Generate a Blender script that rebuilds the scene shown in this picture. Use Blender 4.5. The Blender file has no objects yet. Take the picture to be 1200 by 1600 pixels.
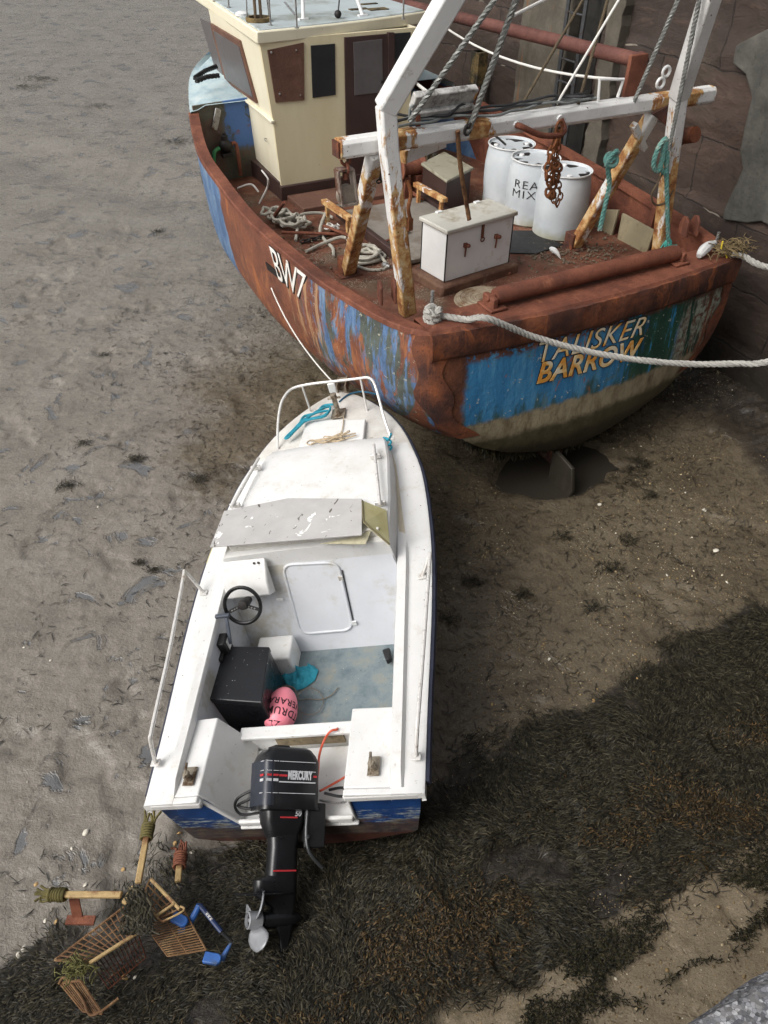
import bpy, math, random
import numpy as np
from mathutils import Matrix, Vector
random.seed(7); RNG = np.random.default_rng(11)
SC = bpy.context.scene
COL = SC.collection
V3 = lambda *a: np.array(a, float)

# ------------------------------------------------------------------ camera
PITCH, ROLL, FPX, CAMH = 41.0, 1.0, 1230.0, 6.0
_t, _r = math.radians(PITCH), math.radians(ROLL)
CF = V3(0, math.cos(_t), -math.sin(_t)); _U0 = V3(0, math.sin(_t), math.cos(_t)); _R0 = V3(1, 0, 0)
CR = _R0*math.cos(_r) + _U0*math.sin(_r); CU = _U0*math.cos(_r) - _R0*math.sin(_r)
CC = V3(0, 0, CAMH)
def ray(u, v): return CF + (u-600)/FPX*CR - (v-800)/FPX*CU
def proj(p):
    d = np.asarray(p, float)-CC; z = d@CF
    return V3(600+FPX*(d@CR)/z, 800-FPX*(d@CU)/z)
def rotz(a): a=math.radians(a); return np.array([[math.cos(a),-math.sin(a),0],[math.sin(a),math.cos(a),0],[0,0,1]])
def roty(a): a=math.radians(a); return np.array([[math.cos(a),0,math.sin(a)],[0,1,0],[-math.sin(a),0,math.cos(a)]])
def rotx(a): a=math.radians(a); return np.array([[1,0,0],[0,math.cos(a),-math.sin(a)],[0,math.sin(a),math.cos(a)]])
class Frame:                       # a body's own axes: x starboard, y forward, z up
    def __init__(s, o, R): s.o=np.array(o,float); s.R=np.array(R,float)
    def w(s, p): return s.o + s.R@np.asarray(p,float)
    def l(s, p): return s.R.T@(np.asarray(p,float)-s.o)
    def on(s, u, v, ax, val):      # where the sight line through a photo point meets a plane of the body
        d=s.R.T@ray(u,v); c=s.l(CC); t=(val-c[ax])/d[ax]; return c+t*d
    def x(s,u,v,val): return s.on(u,v,0,val)
    def y(s,u,v,val): return s.on(u,v,1,val)
    def z(s,u,v,val): return s.on(u,v,2,val)
    def zat(s, p, v):              # height above p (local) seen at photo row v
        lo,hi=-3.0,6.0
        for _ in range(50):
            m=(lo+hi)/2
            if proj(s.w([p[0],p[1],m]))[1] > v: lo=m
            else: hi=m
        return m
    def mat(s, base=(0,0,0)):
        m=Matrix.Identity(4); o=s.w(base)
        for i in range(3):
            for j in range(3): m[i][j]=s.R[i,j]
            m[i][3]=o[i]
        return m
W = Frame([0,0,0], np.eye(3))
T = Frame([2.22,7.83,0.0], rotz(28.7))
B = Frame([0,0,0], rotz(-3.13)@rotx(.73)@roty(-12.66)); B.o = V3(-.52,2.90,0.0)

cd = bpy.data.cameras.new("camera"); co = bpy.data.objects.new("camera", cd); COL.objects.link(co)
cd.sensor_fit='VERTICAL'; cd.sensor_height=36; cd.lens=FPX/1600*36; cd.clip_start=.05; cd.clip_end=600
mw = Matrix.Identity(4)
for i in range(3): mw[i][0]=CR[i]; mw[i][1]=CU[i]; mw[i][2]=-CF[i]; mw[i][3]=CC[i]
co.matrix_world = mw; SC.camera = co

# ------------------------------------------------------------------ mesh helpers
def nrm(v): v=np.asarray(v,float); n=np.linalg.norm(v); return v/n if n>1e-12 else v
def spl(pts, n=8, closed=False):
    P=[np.asarray(p,float) for p in pts]; out=[]; m=len(P)
    g=lambda i: P[i%m] if closed else P[min(max(i,0),m-1)]
    for i in range(m if closed else m-1):
        a,b,c,d=g(i-1),g(i),g(i+1),g(i+2)
        for k in range(n):
            t=k/n
            out.append(.5*((2*b)+(c-a)*t+(2*a-5*b+4*c-d)*t*t+(3*b-a-3*c+d)*t**3))
    if not closed: out.append(P[-1])
    return out
class MB:
    def __init__(s): s.v=[]; s.f=[]; s.m=[]; s.cur=0
    def add(s, vs, fs):
        o=len(s.v); s.v.extend([tuple(map(float,p)) for p in vs])
        for f in fs: s.f.append([o+i for i in f]); s.m.append(s.cur)
        return s
    def obox(s, o, a, b, c):
        o,a,b,c=[np.asarray(q,float) for q in (o,a,b,c)]
        if np.dot(np.cross(a,b),c)<0: a,b=b,a
        v=[o,o+a,o+a+b,o+b,o+c,o+a+c,o+a+b+c,o+b+c]
        return s.add(v,[(3,2,1,0),(4,5,6,7),(0,1,5,4),(1,2,6,5),(2,3,7,6),(3,0,4,7)])
    def box(s, c, d, R=None):
        R=np.eye(3) if R is None else R; c=np.asarray(c,float)
        a,b,e=[R[:,i]*d[i] for i in range(3)]
        return s.obox(c-(a+b+e)/2,a,b,e)
    def bar(s, p, q, w, h, up=(0,0,1)):
        p,q=np.asarray(p,float),np.asarray(q,float); d=nrm(q-p); x=np.cross(d,up)
        if np.linalg.norm(x)<1e-4: x=np.cross(d,(0,1,0))
        x=nrm(x); y=np.cross(x,d)
        return s.obox(p-x*w/2-y*h/2, x*w, q-p, y*h)
    def tube(s, pts, r, n=8, closed=False, cap=True, flat=None):
        P=[np.asarray(p,float) for p in pts]; m=len(P)
        R=[r]*m if np.isscalar(r) else list(r)
        tan=[nrm((P[(i+1)%m] if closed or i<m-1 else P[i])-(P[i-1] if closed or i>0 else P[i])) for i in range(m)]
        u=np.cross(tan[0],(0,0,1)); u=nrm(u) if np.linalg.norm(u)>1e-3 else V3(1,0,0)
        rings=[]
        for i in range(m):
            u=nrm(u-tan[i]*np.dot(u,tan[i])); w=np.cross(tan[i],u)
            fl=1 if flat is None else flat
            rings.append([P[i]+R[i]*(math.cos(2*math.pi*k/n)*u+fl*math.sin(2*math.pi*k/n)*w) for k in range(n)])
        vs=[q for rg in rings for q in rg]; fs=[]
        for i in range(m if closed else m-1):
            j=(i+1)%m
            for k in range(n): fs.append((i*n+k,i*n+(k+1)%n,j*n+(k+1)%n,j*n+k))
        if cap and not closed: fs.append(tuple(range(n))[::-1]); fs.append(tuple((m-1)*n+k for k in range(n)))
        return s.add(vs,fs)
    def rope(s, pts, r, pitch=None, n=5, strands=3):
        P=[np.asarray(p,float) for p in pts]; pitch=pitch or r*5.2
        L=[0]
        for a,b in zip(P[:-1],P[1:]): L.append(L[-1]+np.linalg.norm(b-a))
        st=pitch/7; N=max(4,min(900,int(L[-1]/st))); X=np.array(P); l=np.linspace(0,L[-1],N)
        Q=np.stack([np.interp(l,L,X[:,i]) for i in range(3)],1)
        tan=[nrm(Q[min(i+1,N-1)]-Q[max(i-1,0)]) for i in range(N)]
        u=np.cross(tan[0],(0,0,1)); u=nrm(u) if np.linalg.norm(u)>1e-3 else V3(1,0,0)
        fr=[]
        for t in tan:
            u=nrm(u-t*np.dot(u,t)); fr.append((u,np.cross(t,u)))
        for k in range(strands):
            pp=[]
            for i in range(N):
                a=2*math.pi*(l[i]/pitch+k/strands); pp.append(Q[i]+.47*r*(math.cos(a)*fr[i][0]+math.sin(a)*fr[i][1]))
            s.tube(pp,r*.60,n)
        return s
    def lathe(s, prof, n=24, o=(0,0,0), R=None, sx=1, sy=1, cap=True):
        R=np.eye(3) if R is None else R; o=np.asarray(o,float); vs=[];fs=[]
        for (r,z) in prof:
            for k in range(n):
                a=2*math.pi*k/n; vs.append(o+R@V3(r*sx*math.cos(a),r*sy*math.sin(a),z))
        for i in range(len(prof)-1):
            for k in range(n): fs.append((i*n+k,i*n+(k+1)%n,(i+1)*n+(k+1)%n,(i+1)*n+k))
        if cap: fs.append(tuple(range(n))[::-1]); fs.append(tuple((len(prof)-1)*n+k for k in range(n)))
        return s.add(vs,fs)
    def prism(s, poly, vec):
        P=[np.asarray(p,float) for p in poly]; n=len(P); vec=np.asarray(vec,float)
        nn=sum(np.cross(P[i]-P[0],P[(i+1)%n]-P[0]) for i in range(1,n-1))
        if np.dot(nn,vec)>0: P=P[::-1]
        fs=[tuple(range(n)), tuple(range(n,2*n))[::-1]]
        for i in range(n): j=(i+1)%n; fs.append((j,i,i+n,j+n))
        return s.add(P+[p+vec for p in P],fs)
    def grid(s, rows, closed=False, flip=False):
        n=len(rows[0]); vs=[p for r in rows for p in r]; fs=[]
        for i in range(len(rows)-1):
            for k in range(n if closed else n-1):
                f=(i*n+k,i*n+(k+1)%n,(i+1)*n+(k+1)%n,(i+1)*n+k); fs.append(f[::-1] if flip else f)
        return s.add(vs,fs)
    def sphere(s,c,r,n=12,m=8,R=None,sc=(1,1,1)):
        prof=[(max(1e-4,math.sin(math.pi*i/m)),-math.cos(math.pi*i/m)) for i in range(m+1)]
        R=np.eye(3) if R is None else R
        return s.lathe([(a*r,b*r) for a,b in prof],n,c,R@np.diag(sc),cap=False)
    def build(s, name, mats, parent=None, F=None, base=(0,0,0), smooth=35, bevel=0, segs=2):
        me=bpy.data.meshes.new(name); b=np.asarray(base,float)
        me.from_pydata([(p[0]-b[0],p[1]-b[1],p[2]-b[2]) for p in s.v],[],s.f)
        if not isinstance(mats,(list,tuple)): mats=[mats]
        for m in mats: me.materials.append(m)
        if len(mats)>1: me.polygons.foreach_set('material_index',s.m)
        me.update()
        if smooth:
            me.shade_smooth(); me.set_sharp_from_angle(angle=math.radians(smooth))
        o=bpy.data.objects.new(name,me); COL.objects.link(o)
        if parent is not None: o.parent=parent; o.location=Vector(b)
        elif F is not None: o.matrix_world=F.mat(base)
        else: o.location=Vector(b)
        if bevel:
            md=o.modifiers.new('bevel','BEVEL'); md.width=bevel; md.segments=segs; md.limit_method='ANGLE'; md.angle_limit=math.radians(40)
        return o
def tag(o,label=None,cat=None,group=None,kind=None):
    if label: o['label']=label
    if cat: o['category']=cat
    if group: o['group']=group
    if kind: o['kind']=kind
    return o
def thing(name,label,cat,F=W,base=(0,0,0),group=None):
    o=bpy.data.objects.new(name,None); COL.objects.link(o); o.matrix_world=F.mat(base); o.empty_display_size=.2
    return tag(o,label,cat,group)
def npmesh(name, v, quads, mats, attrs=None, smooth=True):
    me=bpy.data.meshes.new(name); me.vertices.add(len(v)); me.vertices.foreach_set('co',np.asarray(v,np.float32).ravel())
    q=np.asarray(quads,np.int32); me.loops.add(q.size); me.loops.foreach_set('vertex_index',q.ravel())
    me.polygons.add(len(q)); me.polygons.foreach_set('loop_start',np.arange(len(q),dtype=np.int32)*q.shape[1])
    for m in (mats if isinstance(mats,list) else [mats]): me.materials.append(m)
    me.update(calc_edges=True); me.validate()
    if smooth: me.shade_smooth()
    for k,a in (attrs or {}).items():
        at=me.attributes.new(k,'FLOAT','POINT'); at.data.foreach_set('value',np.asarray(a,np.float32))
    o=bpy.data.objects.new(name,me); COL.objects.link(o); return o
def text_mesh(txt, depth=.002, offset=0.0, shear=0.0, spacing=1.0, res=5):
    cu=bpy.data.curves.new('txt','FONT'); cu.body=txt; cu.size=1; cu.extrude=depth; cu.offset=offset; cu.shear=shear
    cu.space_character=spacing; cu.resolution_u=res
    o=bpy.data.objects.new('txt',cu); COL.objects.link(o); bpy.context.view_layer.update()
    me=bpy.data.meshes.new_from_object(o.evaluated_get(bpy.context.evaluated_depsgraph_get()))
    v=np.zeros(len(me.vertices)*3); me.vertices.foreach_get('co',v); v=v.reshape(-1,3)
    f=[list(p.vertices) for p in me.polygons]
    bpy.data.objects.remove(o); bpy.data.curves.remove(cu); bpy.data.meshes.remove(me)
    return v,f
def mapped_text(name, txt, fn, mat, parent, offset=0.0, box=None, lift=0.002, depth=.002, shear=0, spacing=1.0, F=None, refine=0):
    """fn(a,b,h): a,b in 0..1 over the word's box, h the lift off the surface"""
    v,f=text_mesh(txt,1.0,offset,shear,spacing)
    bx=box or (v[:,0].min(),v[:,0].max(),v[:,1].min(),v[:,1].max())
    mb=MB(); vs=[]
    for p in v:
        a=(p[0]-bx[0])/(bx[1]-bx[0]); b=(p[1]-bx[2])/(bx[3]-bx[2]); vs.append(fn(a,b,lift+(depth if p[2]>0 else 0)))
    mb.add(vs,f); return mb.build(name,mat,parent,F,smooth=0), bx

# ------------------------------------------------------------------ value noise (numpy)
_TAB=np.random.default_rng(5).random((256,256))
def vn(x,y):
    xi=np.floor(x).astype(int); yi=np.floor(y).astype(int); fx=x-xi; fy=y-yi
    fx=fx*fx*(3-2*fx); fy=fy*fy*(3-2*fy); g=lambda a,b:_TAB[a%256,b%256]
    return (g(xi,yi)*(1-fx)+g(xi+1,yi)*fx)*(1-fy)+(g(xi,yi+1)*(1-fx)+g(xi+1,yi+1)*fx)*fy
def fbm(x,y,o=4):
    s=0;a=.5;t=0
    for k in range(o): s=s+a*vn(x*2**k+17*k,y*2**k+31*k); t+=a; a*=.5
    return s/t
def sst(x,a,b):
    t=np.clip((x-a)/(b-a),0,1); return t*t*(3-2*t)

# ------------------------------------------------------------------ material helpers
def lin(c): c=c/255; return c/12.92 if c<=.04045 else ((c+.055)/1.055)**2.4
def C(r,g,b,k=1.0): return (lin(r)*k,lin(g)*k,lin(b)*k,1)
class N:
    def __init__(s,name):
        s.mat=bpy.data.materials.new(name); s.mat.use_nodes=True; s.t=s.mat.node_tree; s.t.nodes.clear()
        s.tc=s.t.nodes.new('ShaderNodeTexCoord')
    def nd(s,k): return s.t.nodes.new(k)
    def ln(s,a,b):
        if hasattr(a,'is_linked') or hasattr(a,'links'): s.t.links.new(a,b)
        else:
            try: b.default_value=a
            except Exception: b.default_value=(a,a,a) if len(b.default_value)==3 else (a,a,a,1)
    @property
    def obj(s): return s.tc.outputs['Object']
    @property
    def pos(s): return s.nd('ShaderNodeNewGeometry').outputs['Position']
    @property
    def island(s): return s.nd('ShaderNodeNewGeometry').outputs['Random Per Island']
    def attr(s,n): a=s.nd('ShaderNodeAttribute'); a.attribute_name=n; return a.outputs['Fac']
    def sc(s,v,x,y=None,z=None):
        m=s.nd('ShaderNodeMapping'); s.ln(v,m.inputs['Vector']); m.inputs['Scale'].default_value=(x,x if y is None else y,x if z is None else z); return m.outputs[0]
    def noise(s,scale,detail=4,rough=.6,v=None,dist=0.0,col=False):
        n=s.nd('ShaderNodeTexNoise'); s.ln(s.obj if v is None else v,n.inputs['Vector'])
        n.inputs['Scale'].default_value=scale; n.inputs['Detail'].default_value=detail; n.inputs['Roughness'].default_value=rough; n.inputs['Distortion'].default_value=dist
        return n.outputs['Color' if col else 'Fac']
    def vor(s,scale,v=None,feat='F1',out='Distance',rnd=1.0):
        n=s.nd('ShaderNodeTexVoronoi'); n.feature=feat; s.ln(s.obj if v is None else v,n.inputs['Vector']); n.inputs['Scale'].default_value=scale
        n.inputs['Randomness'].default_value=rnd; return n.outputs[out]
    def xyz(s,v):
        n=s.nd('ShaderNodeSeparateXYZ'); s.ln(v,n.inputs[0]); return n.outputs
    def ma(s,op,a,b=0.0,c=0.0):
        n=s.nd('ShaderNodeMath'); n.operation=op; s.ln(a,n.inputs[0]); s.ln(b,n.inputs[1]); s.ln(c,n.inputs[2]); return n.outputs[0]
    def ss(s,x,a,b,lo=0.0,hi=1.0):
        n=s.nd('ShaderNodeMapRange'); n.interpolation_type='SMOOTHSTEP'
        s.ln(x,n.inputs['Value']); 
        if a<b: n.inputs['From Min'].default_value=a; n.inputs['From Max'].default_value=b; n.inputs['To Min'].default_value=lo; n.inputs['To Max'].default_value=hi
        else: n.inputs['From Min'].default_value=b; n.inputs['From Max'].default_value=a; n.inputs['To Min'].default_value=hi; n.inputs['To Max'].default_value=lo
        return n.outputs[0]
    def ramp(s,f,st):
        n=s.nd('ShaderNodeValToRGB'); e=n.color_ramp.elements
        while len(e)<len(st): e.new(.5)
        for k,(p,c) in enumerate(st):
            e[k].position=p; e[k].color=c if not np.isscalar(c) else (c,c,c,1)
        s.ln(f,n.inputs[0]); return n.outputs[0]
    def mix(s,f,a,b,mode='MIX'):
        n=s.nd('ShaderNodeMix'); n.data_type='RGBA'; n.blend_type=mode; n.clamp_factor=True
        s.ln(f,n.inputs[0]); s.ln(a,n.inputs[6]); s.ln(b,n.inputs[7]); return n.outputs[2]
    def fin(s,col,rough=.6,metal=0.0,bump=None,bs=.5,bd=.01,spec=.5,alpha=None,trans=None,coat=None):
        p=s.nd('ShaderNodeBsdfPrincipled'); o=s.nd('ShaderNodeOutputMaterial')
        s.ln(col,p.inputs['Base Color']); s.ln(rough,p.inputs['Roughness']); s.ln(metal,p.inputs['Metallic']); s.ln(spec,p.inputs['Specular IOR Level'])
        if trans is not None: s.ln(trans,p.inputs['Transmission Weight'])
        if coat is not None: s.ln(coat,p.inputs['Coat Weight'])
        if bump is not None:
            b=s.nd('ShaderNodeBump'); b.inputs['Strength'].default_value=bs; b.inputs['Distance'].default_value=bd
            s.ln(bump,b.inputs['Height']); s.t.links.new(b.outputs[0],p.inputs['Normal'])
        s.t.links.new(p.outputs[0],o.inputs[0]); return s.mat
def plain(name,c,rough=.5,metal=0,var=.25,scale=8,bs=.15,dirt=None,dirt_amt=.5,spec=.5):
    n=N(name); f=n.noise(scale,5,.65)
    a=tuple(x*(1-var) for x in c[:3])+(1,); b=tuple(min(1,x*(1+var*.6)) for x in c[:3])+(1,)
    col=n.ramp(f,[(.3,a),(.7,b)])
    if dirt is not None:
        m=n.ss(n.noise(scale*.45,6,.7,v=n.obj),.62-.25*dirt_amt,.78-.25*dirt_amt); col=n.mix(m,col,dirt)
    return n.fin(col,n.ramp(f,[(.3,max(0,rough-.08)),(.7,min(1,rough+.1))]),metal,n.noise(scale*6,3,.6),bs,.01,spec)
# ================================================================== light
SUN_EL, SUN_AZ = math.radians(44), math.radians(-122)     # azimuth from +y towards +x
wd = bpy.data.worlds.new("World"); SC.world = wd; wd.use_nodes = True
nt = wd.node_tree; nt.nodes.clear()
sky = nt.nodes.new('ShaderNodeTexSky'); sky.sky_type='NISHITA'; sky.sun_disc=False
sky.sun_elevation=SUN_EL; sky.sun_rotation=SUN_AZ; sky.air_density=1.0; sky.dust_density=7.0; sky.ozone_density=1.0
hs = nt.nodes.new('ShaderNodeHueSaturation'); hs.inputs['Saturation'].default_value=.22
bg = nt.nodes.new('ShaderNodeBackground'); bg.inputs[1].default_value=.115
wo = nt.nodes.new('ShaderNodeOutputWorld')
nt.links.new(sky.outputs[0],hs.inputs['Color']); nt.links.new(hs.outputs[0],bg.inputs[0]); nt.links.new(bg.outputs[0],wo.inputs[0])
sl = bpy.data.lights.new("sun",'SUN'); sl.energy=1.1; sl.angle=math.radians(40); sl.color=(1,.965,.92)
so = bpy.data.objects.new("sun",sl); COL.objects.link(so)
sd = Vector((math.sin(SUN_AZ)*math.cos(SUN_EL), math.cos(SUN_AZ)*math.cos(SUN_EL), math.sin(SUN_EL)))
so.rotation_euler = sd.to_track_quat('Z','Y').to_euler()
SC.view_settings.view_transform='Standard'; SC.view_settings.look='None'; SC.view_settings.gamma=1; SC.view_settings.use_curve_mapping=False
SC.view_settings.exposure=0.42

# ================================================================== ground
CD=V3(.8988,.4384); ND=V3(.4384,-.8988)                 # along / towards the near quay
def s_of(x,y): return (x+2.61)*ND[0]+(y-2.02)*ND[1]
def a_of(x,y): return (x+2.61)*CD[0]+(y-2.02)*CD[1]
def t_of(x,y):
    dx,dy=x-T.o[0],y-T.o[1]; c,s=T.R[0,0],T.R[1,0]
    return dx*c+dy*s, -dx*s+dy*c
_pl=T.z(868,738,-.05); PLC=(_pl[0],_pl[1])
def gz(x,y,fine=True):
    x=np.asarray(x,float); y=np.asarray(y,float)
    s=s_of(x,y); z=.26*np.log1p(np.exp(np.clip(s*4,-40,40)))/4*1.0
    tx,ty=t_of(x,y)
    z=z+.35*sst(tx,1.9,3.2)*sst(ty,9,1)*(.6+.8*fbm(x*1.3,y*1.3))
    r=np.hypot((tx-PLC[0])/.80,(ty-PLC[1])/.52)+.5*(fbm(x*1.8,y*1.8,3)-.5); z=z-.30*sst(r,1.2,.3)
    z=z+.05*(fbm(x*.6,y*.6,3)-.5)
    # shallow drain running across the far flat
    d=np.abs((y-17.5)+.55*(x+5)+.8*(fbm(x*.3,y*.3)-.5)); z=z-.10*sst(d,1.4,.1)
    xb=(x-B.o[0])*B.R[0,0]+(y-B.o[1])*B.R[1,0]; yb=(x-B.o[0])*B.R[0,1]+(y-B.o[1])*B.R[1,1]
    e_=np.maximum(np.abs(xb+.12)/(.98*np.clip(1-(np.maximum(yb-2.6,0)/2.3)**2,.1,1)),np.abs(yb-2.0)/2.25); z=z+.055*np.exp(-((e_-1.02)/.10)**2)*(.4+1.2*fbm(x*4,y*4,2))-.03*sst(e_,1.0,.8)
    if fine:
        near=sst(y,22,12)
        z=z+near*(.020*(fbm(x*4,y*4,3)-.5)+.010*(fbm(x*16,y*16,2)-.5)+.010*(fbm(x*4+y*3,y*13,2)-.5))
        p=fbm(x*2.1+9,y*2.1+3,3); z=z-.03*near*sst(p,.66,.74)           # footprints and scoops
        rg=np.abs(fbm(x*1.7+4,y*3.1+8,3)-.5); z=z+near*.012*sst(rg,.03,.0)
    return z
def axis(lo,hi,st,out_lo,out_hi,g):
    a=list(np.arange(lo,hi,st)); d=st; p=hi
    up=[]; 
    while p<out_hi: up.append(p); d*=g; p+=d
    up.append(out_hi); d=st; p=lo; dn=[]
    while p>out_lo: d*=g; p-=d; dn.append(max(p,out_lo))
    return np.array(dn[::-1]+a+up)
gx=axis(-6.5,7.2,.036,-90,90,1.12); gy=axis(.4,14.5,.036,-60,160,1.06)
X,Y=np.meshgrid(gx,gy); Z=gz(X,Y)
TX,TY=t_of(X,Y); S=s_of(X,Y); A=a_of(X,Y)
nzl=fbm(X*.9,Y*.9,4)-.5; nzs=fbm(X*4,Y*4,3)-.5
brown=sst(X-.28*(Y-6)+nzl*2.2+nzs*.5,-1.3,1.3)*sst(TX,-9,-3.0)
brown=np.maximum(brown,sst(TX+nzl*1.8+nzs*.6,-4.8,-2.9)*sst(TY,6.5,2.0)*sst(TY,-4,0))
weedz=sst(S+nzl*.5+nzs*.25+.35*sst(X,1.5,3.5),-.12,.12)
conc=sst(S+nzl*.35+nzs*.2-.03*(A-4.2),1.50,1.80)
dark=sst(TX+nzl,1.6,2.6)*sst(TY,12,6)
nX,nY=len(gx),len(gy)
idx=np.arange(nX*nY).reshape(nY,nX)
quads=np.stack([idx[:-1,:-1],idx[:-1,1:],idx[1:,1:],idx[1:,:-1]],-1).reshape(-1,4)

n=N('mud'); p=n.pos
f1=n.noise(1.1,6,.65,v=p); f2=n.noise(9,5,.7,v=p); f3=n.noise(38,4,.7,v=p); f4=n.noise(120,2,.6,v=p)
grey=n.ramp(f1,[(.3,C(108,103,95)),(.5,C(124,118,109)),(.72,C(133,128,120))])
grey=n.mix(n.ss(f2,.5,.72,0,.5),grey,C(86,79,70)); grey=n.mix(n.ss(f3,.6,.72,0,.4),grey,C(86,78,66))
pn=n.noise(2.3,5,.62,v=p,dist=.7); pud=n.ss(pn,.60,.64); rim=n.ma('MULTIPLY',n.ss(pn,.565,.60),n.ma('SUBTRACT',1.0,pud)); grey=n.mix(n.ma('MULTIPLY',rim,.45),grey,C(72,66,58)); grey=n.mix(n.ma('MULTIPLY',pud,.7),grey,C(92,96,101))
brn=n.ramp(f1,[(.3,C(76,68,56)),(.5,C(95,86,71)),(.7,C(109,100,84))])
brn=n.mix(n.ss(f2,.5,.7,0,.6),brn,C(60,51,41)); brn=n.mix(n.ss(f3,.60,.70,0,.75),brn,C(150,126,84))
brn=n.mix(n.ss(f3,.36,.28,0,.8),brn,C(34,30,27))
wdz=n.ramp(f2,[(.3,C(26,24,22)),(.55,C(52,47,41)),(.75,C(84,76,64))])
cnc=n.ramp(f1,[(.3,C(112,100,81)),(.55,C(132,119,98)),(.75,C(120,106,83))])
cnc=n.mix(n.ss(f3,.58,.68,0,.8),cnc,C(150,136,112)); cnc=n.mix(n.ss(f2,.55,.75,0,.6),cnc,C(96,80,60)); cnc=n.mix(n.ss(f4,.42,.32,0,.7),cnc,C(70,60,48)); cnc=n.mix(n.ss(f4,.60,.68,0,.7),cnc,C(150,138,116)); cnc=n.mix(n.ss(n.noise(5,5,.7,v=p),.55,.66,0,.5),cnc,C(80,74,56))
drk=n.ramp(f2,[(.3,C(30,27,24)),(.7,C(66,59,50))])
e=n.ma('MULTIPLY',n.ma('SUBTRACT',f2,.5),1.0)
at=lambda nm: n.ss(n.ma('ADD',n.attr(nm),e),.2,.8)
ab=at('brown'); aw=at('weedz'); ac=at('conc'); ad=at('dark')
col=n.mix(ab,grey,brn); col=n.mix(ad,col,drk); col=n.mix(aw,col,wdz); col=n.mix(ac,col,cnc)
# thin dark strands and specks lying in the silt
vs=n.sc(p,1,2.2,1); st=n.ss(n.noise(15,3,.75,v=vs,dist=1.8),.625,.66); msk=n.ss(n.noise(1.6,3,.6,v=p),.42,.6)
col=n.mix(n.ma('MULTIPLY',st,msk),col,C(50,46,40))
spk=n.ss(n.vor(26,v=p),.07,.04); spm=n.ss(n.noise(3.1,2,v=p),.5,.62); col=n.mix(n.ma('MULTIPLY',n.ma('MULTIPLY',spk,spm),.8),col,C(190,180,158))
ro=n.mix(pud,n.ramp(f2,[(.3,.16),(.7,.36)]),(.07,.07,.07,1)); ro=n.mix(ac,ro,(.8,.8,.8,1)); ro=n.mix(aw,ro,(.55,.55,.55,1))
bump=n.ma('ADD',n.ma('MULTIPLY',f2,n.ma('SUBTRACT',1.0,n.ma('MULTIPLY',pud,.9))),n.ma('ADD',n.ma('MULTIPLY',f3,.30),n.ma('MULTIPLY',f4,.08)))
mud_m=n.fin(col,ro,0,bump,.55,.035,.45)
ground=npmesh('mud',np.stack([X,Y,Z],-1).reshape(-1,3),quads,mud_m,dict(brown=brown.ravel(),weedz=weedz.ravel(),conc=conc.ravel(),dark=dark.ravel()))
tag(ground,kind='structure')

# water left in the scour hole under the stern
n=N('pool_water'); wf=n.noise(3,2,v=n.pos)
pw=n.fin(C(54,50,44),.10,0,wf,.05,.02,.3)
mb=MB(); c=T.w([PLC[0],PLC[1],0]); ring=[]
for k in range(48):
    a=2*math.pi*k/48; q=T.w([PLC[0]+1.0*math.cos(a),PLC[1]+.7*math.sin(a),0]); ring.append((q[0],q[1],-.055))
mb.add([(c[0],c[1],-.055)]+ring,[(0,k+1,(k+1)%48+1) for k in range(48)])
tag(mb.build('water',pw,smooth=0),kind='structure')

# ================================================================== near quay (photographer stands on it)
n=N('quay_granite'); v=n.vor(130,feat='F1',out='Color'); d=n.vor(130,feat='DISTANCE_TO_EDGE'); vx=n.xyz(v)
g=n.ramp(vx[0],[(.0,C(58,58,62)),(.35,C(100,101,106)),(.7,C(140,140,144)),(1,C(178,178,180))])
g=n.mix(n.ss(d,.06,.015,0,.75),g,C(52,52,55)); g=n.mix(n.ss(n.noise(7,4),.6,.75,0,.7),g,C(58,57,58)); g=n.mix(n.ss(n.noise(90,2),.6,.7,0,.5),g,C(60,60,62))
g=n.mix(n.ss(n.noise(45,4,.7),.45,.62,0,.7),g,C(112,110,108)); gran=n.fin(g,.9,0,n.ma('ADD',n.noise(60,5,.7),n.ma('MULTIPLY',vx[1],.3)),.35,.006)
n=N('quay_stone'); stone_m=n.fin(n.ramp(n.noise(3,5),[(.3,C(82,70,58)),(.7,C(120,104,86))]),.85,0,n.noise(12,5),.5,.03)
QZ=4.4; qe=W.z(1125,1558,QZ); sq=s_of(qe[0],qe[1])
def qp(a,s,z): x=-2.61+a*CD[0]+s*ND[0]; y=2.02+a*CD[1]+s*ND[1]; return V3(x,y,z)
qw=thing('quay','near stone quay with a speckled grey aggregate edge in the bottom right corner','quay',W,qp(2,sq,0))
bq=qp(2,sq,0); rr=np.random.default_rng(3)
mb=MB(); rows=[]
for a in np.arange(-14,14.01,.05 if True else 1):
    j=lambda k:.012*(vn(np.array(a*9+k*7.),np.array(k*3.3))-.5)
    rows.append([qp(a,sq+j(1)+.03,QZ-.30),qp(a,sq+j(2),QZ-.05),qp(a,sq+.015+j(3),QZ-.015+j(4)),qp(a,sq+.06,QZ+j(5)),qp(a,sq+.2,QZ+j(6)*.6),qp(a,sq+.5,QZ),qp(a,sq+.5,QZ-.3)])
mb.grid([[q-bq for q in r] for r in rows]); mb.v=[tuple(V3(*q)) for q in mb.v]
mb.build('edge_stone',gran,qw)
mb=MB(); mb.obox(qp(-14,sq+.07,-.5)-bq,(CD[0]*28,CD[1]*28,0),(ND[0]*.42,ND[1]*.42,0),(0,0,QZ-.31+.5)); mb.build('wall_face',stone_m,qw)
mb=MB(); mb.obox(qp(-14,sq+.505,-.5)-bq,(CD[0]*28,CD[1]*28,0),(ND[0]*12,ND[1]*12,0),(0,0,QZ-.004+.5)); mb.build('quay_top',stone_m,qw)

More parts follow.
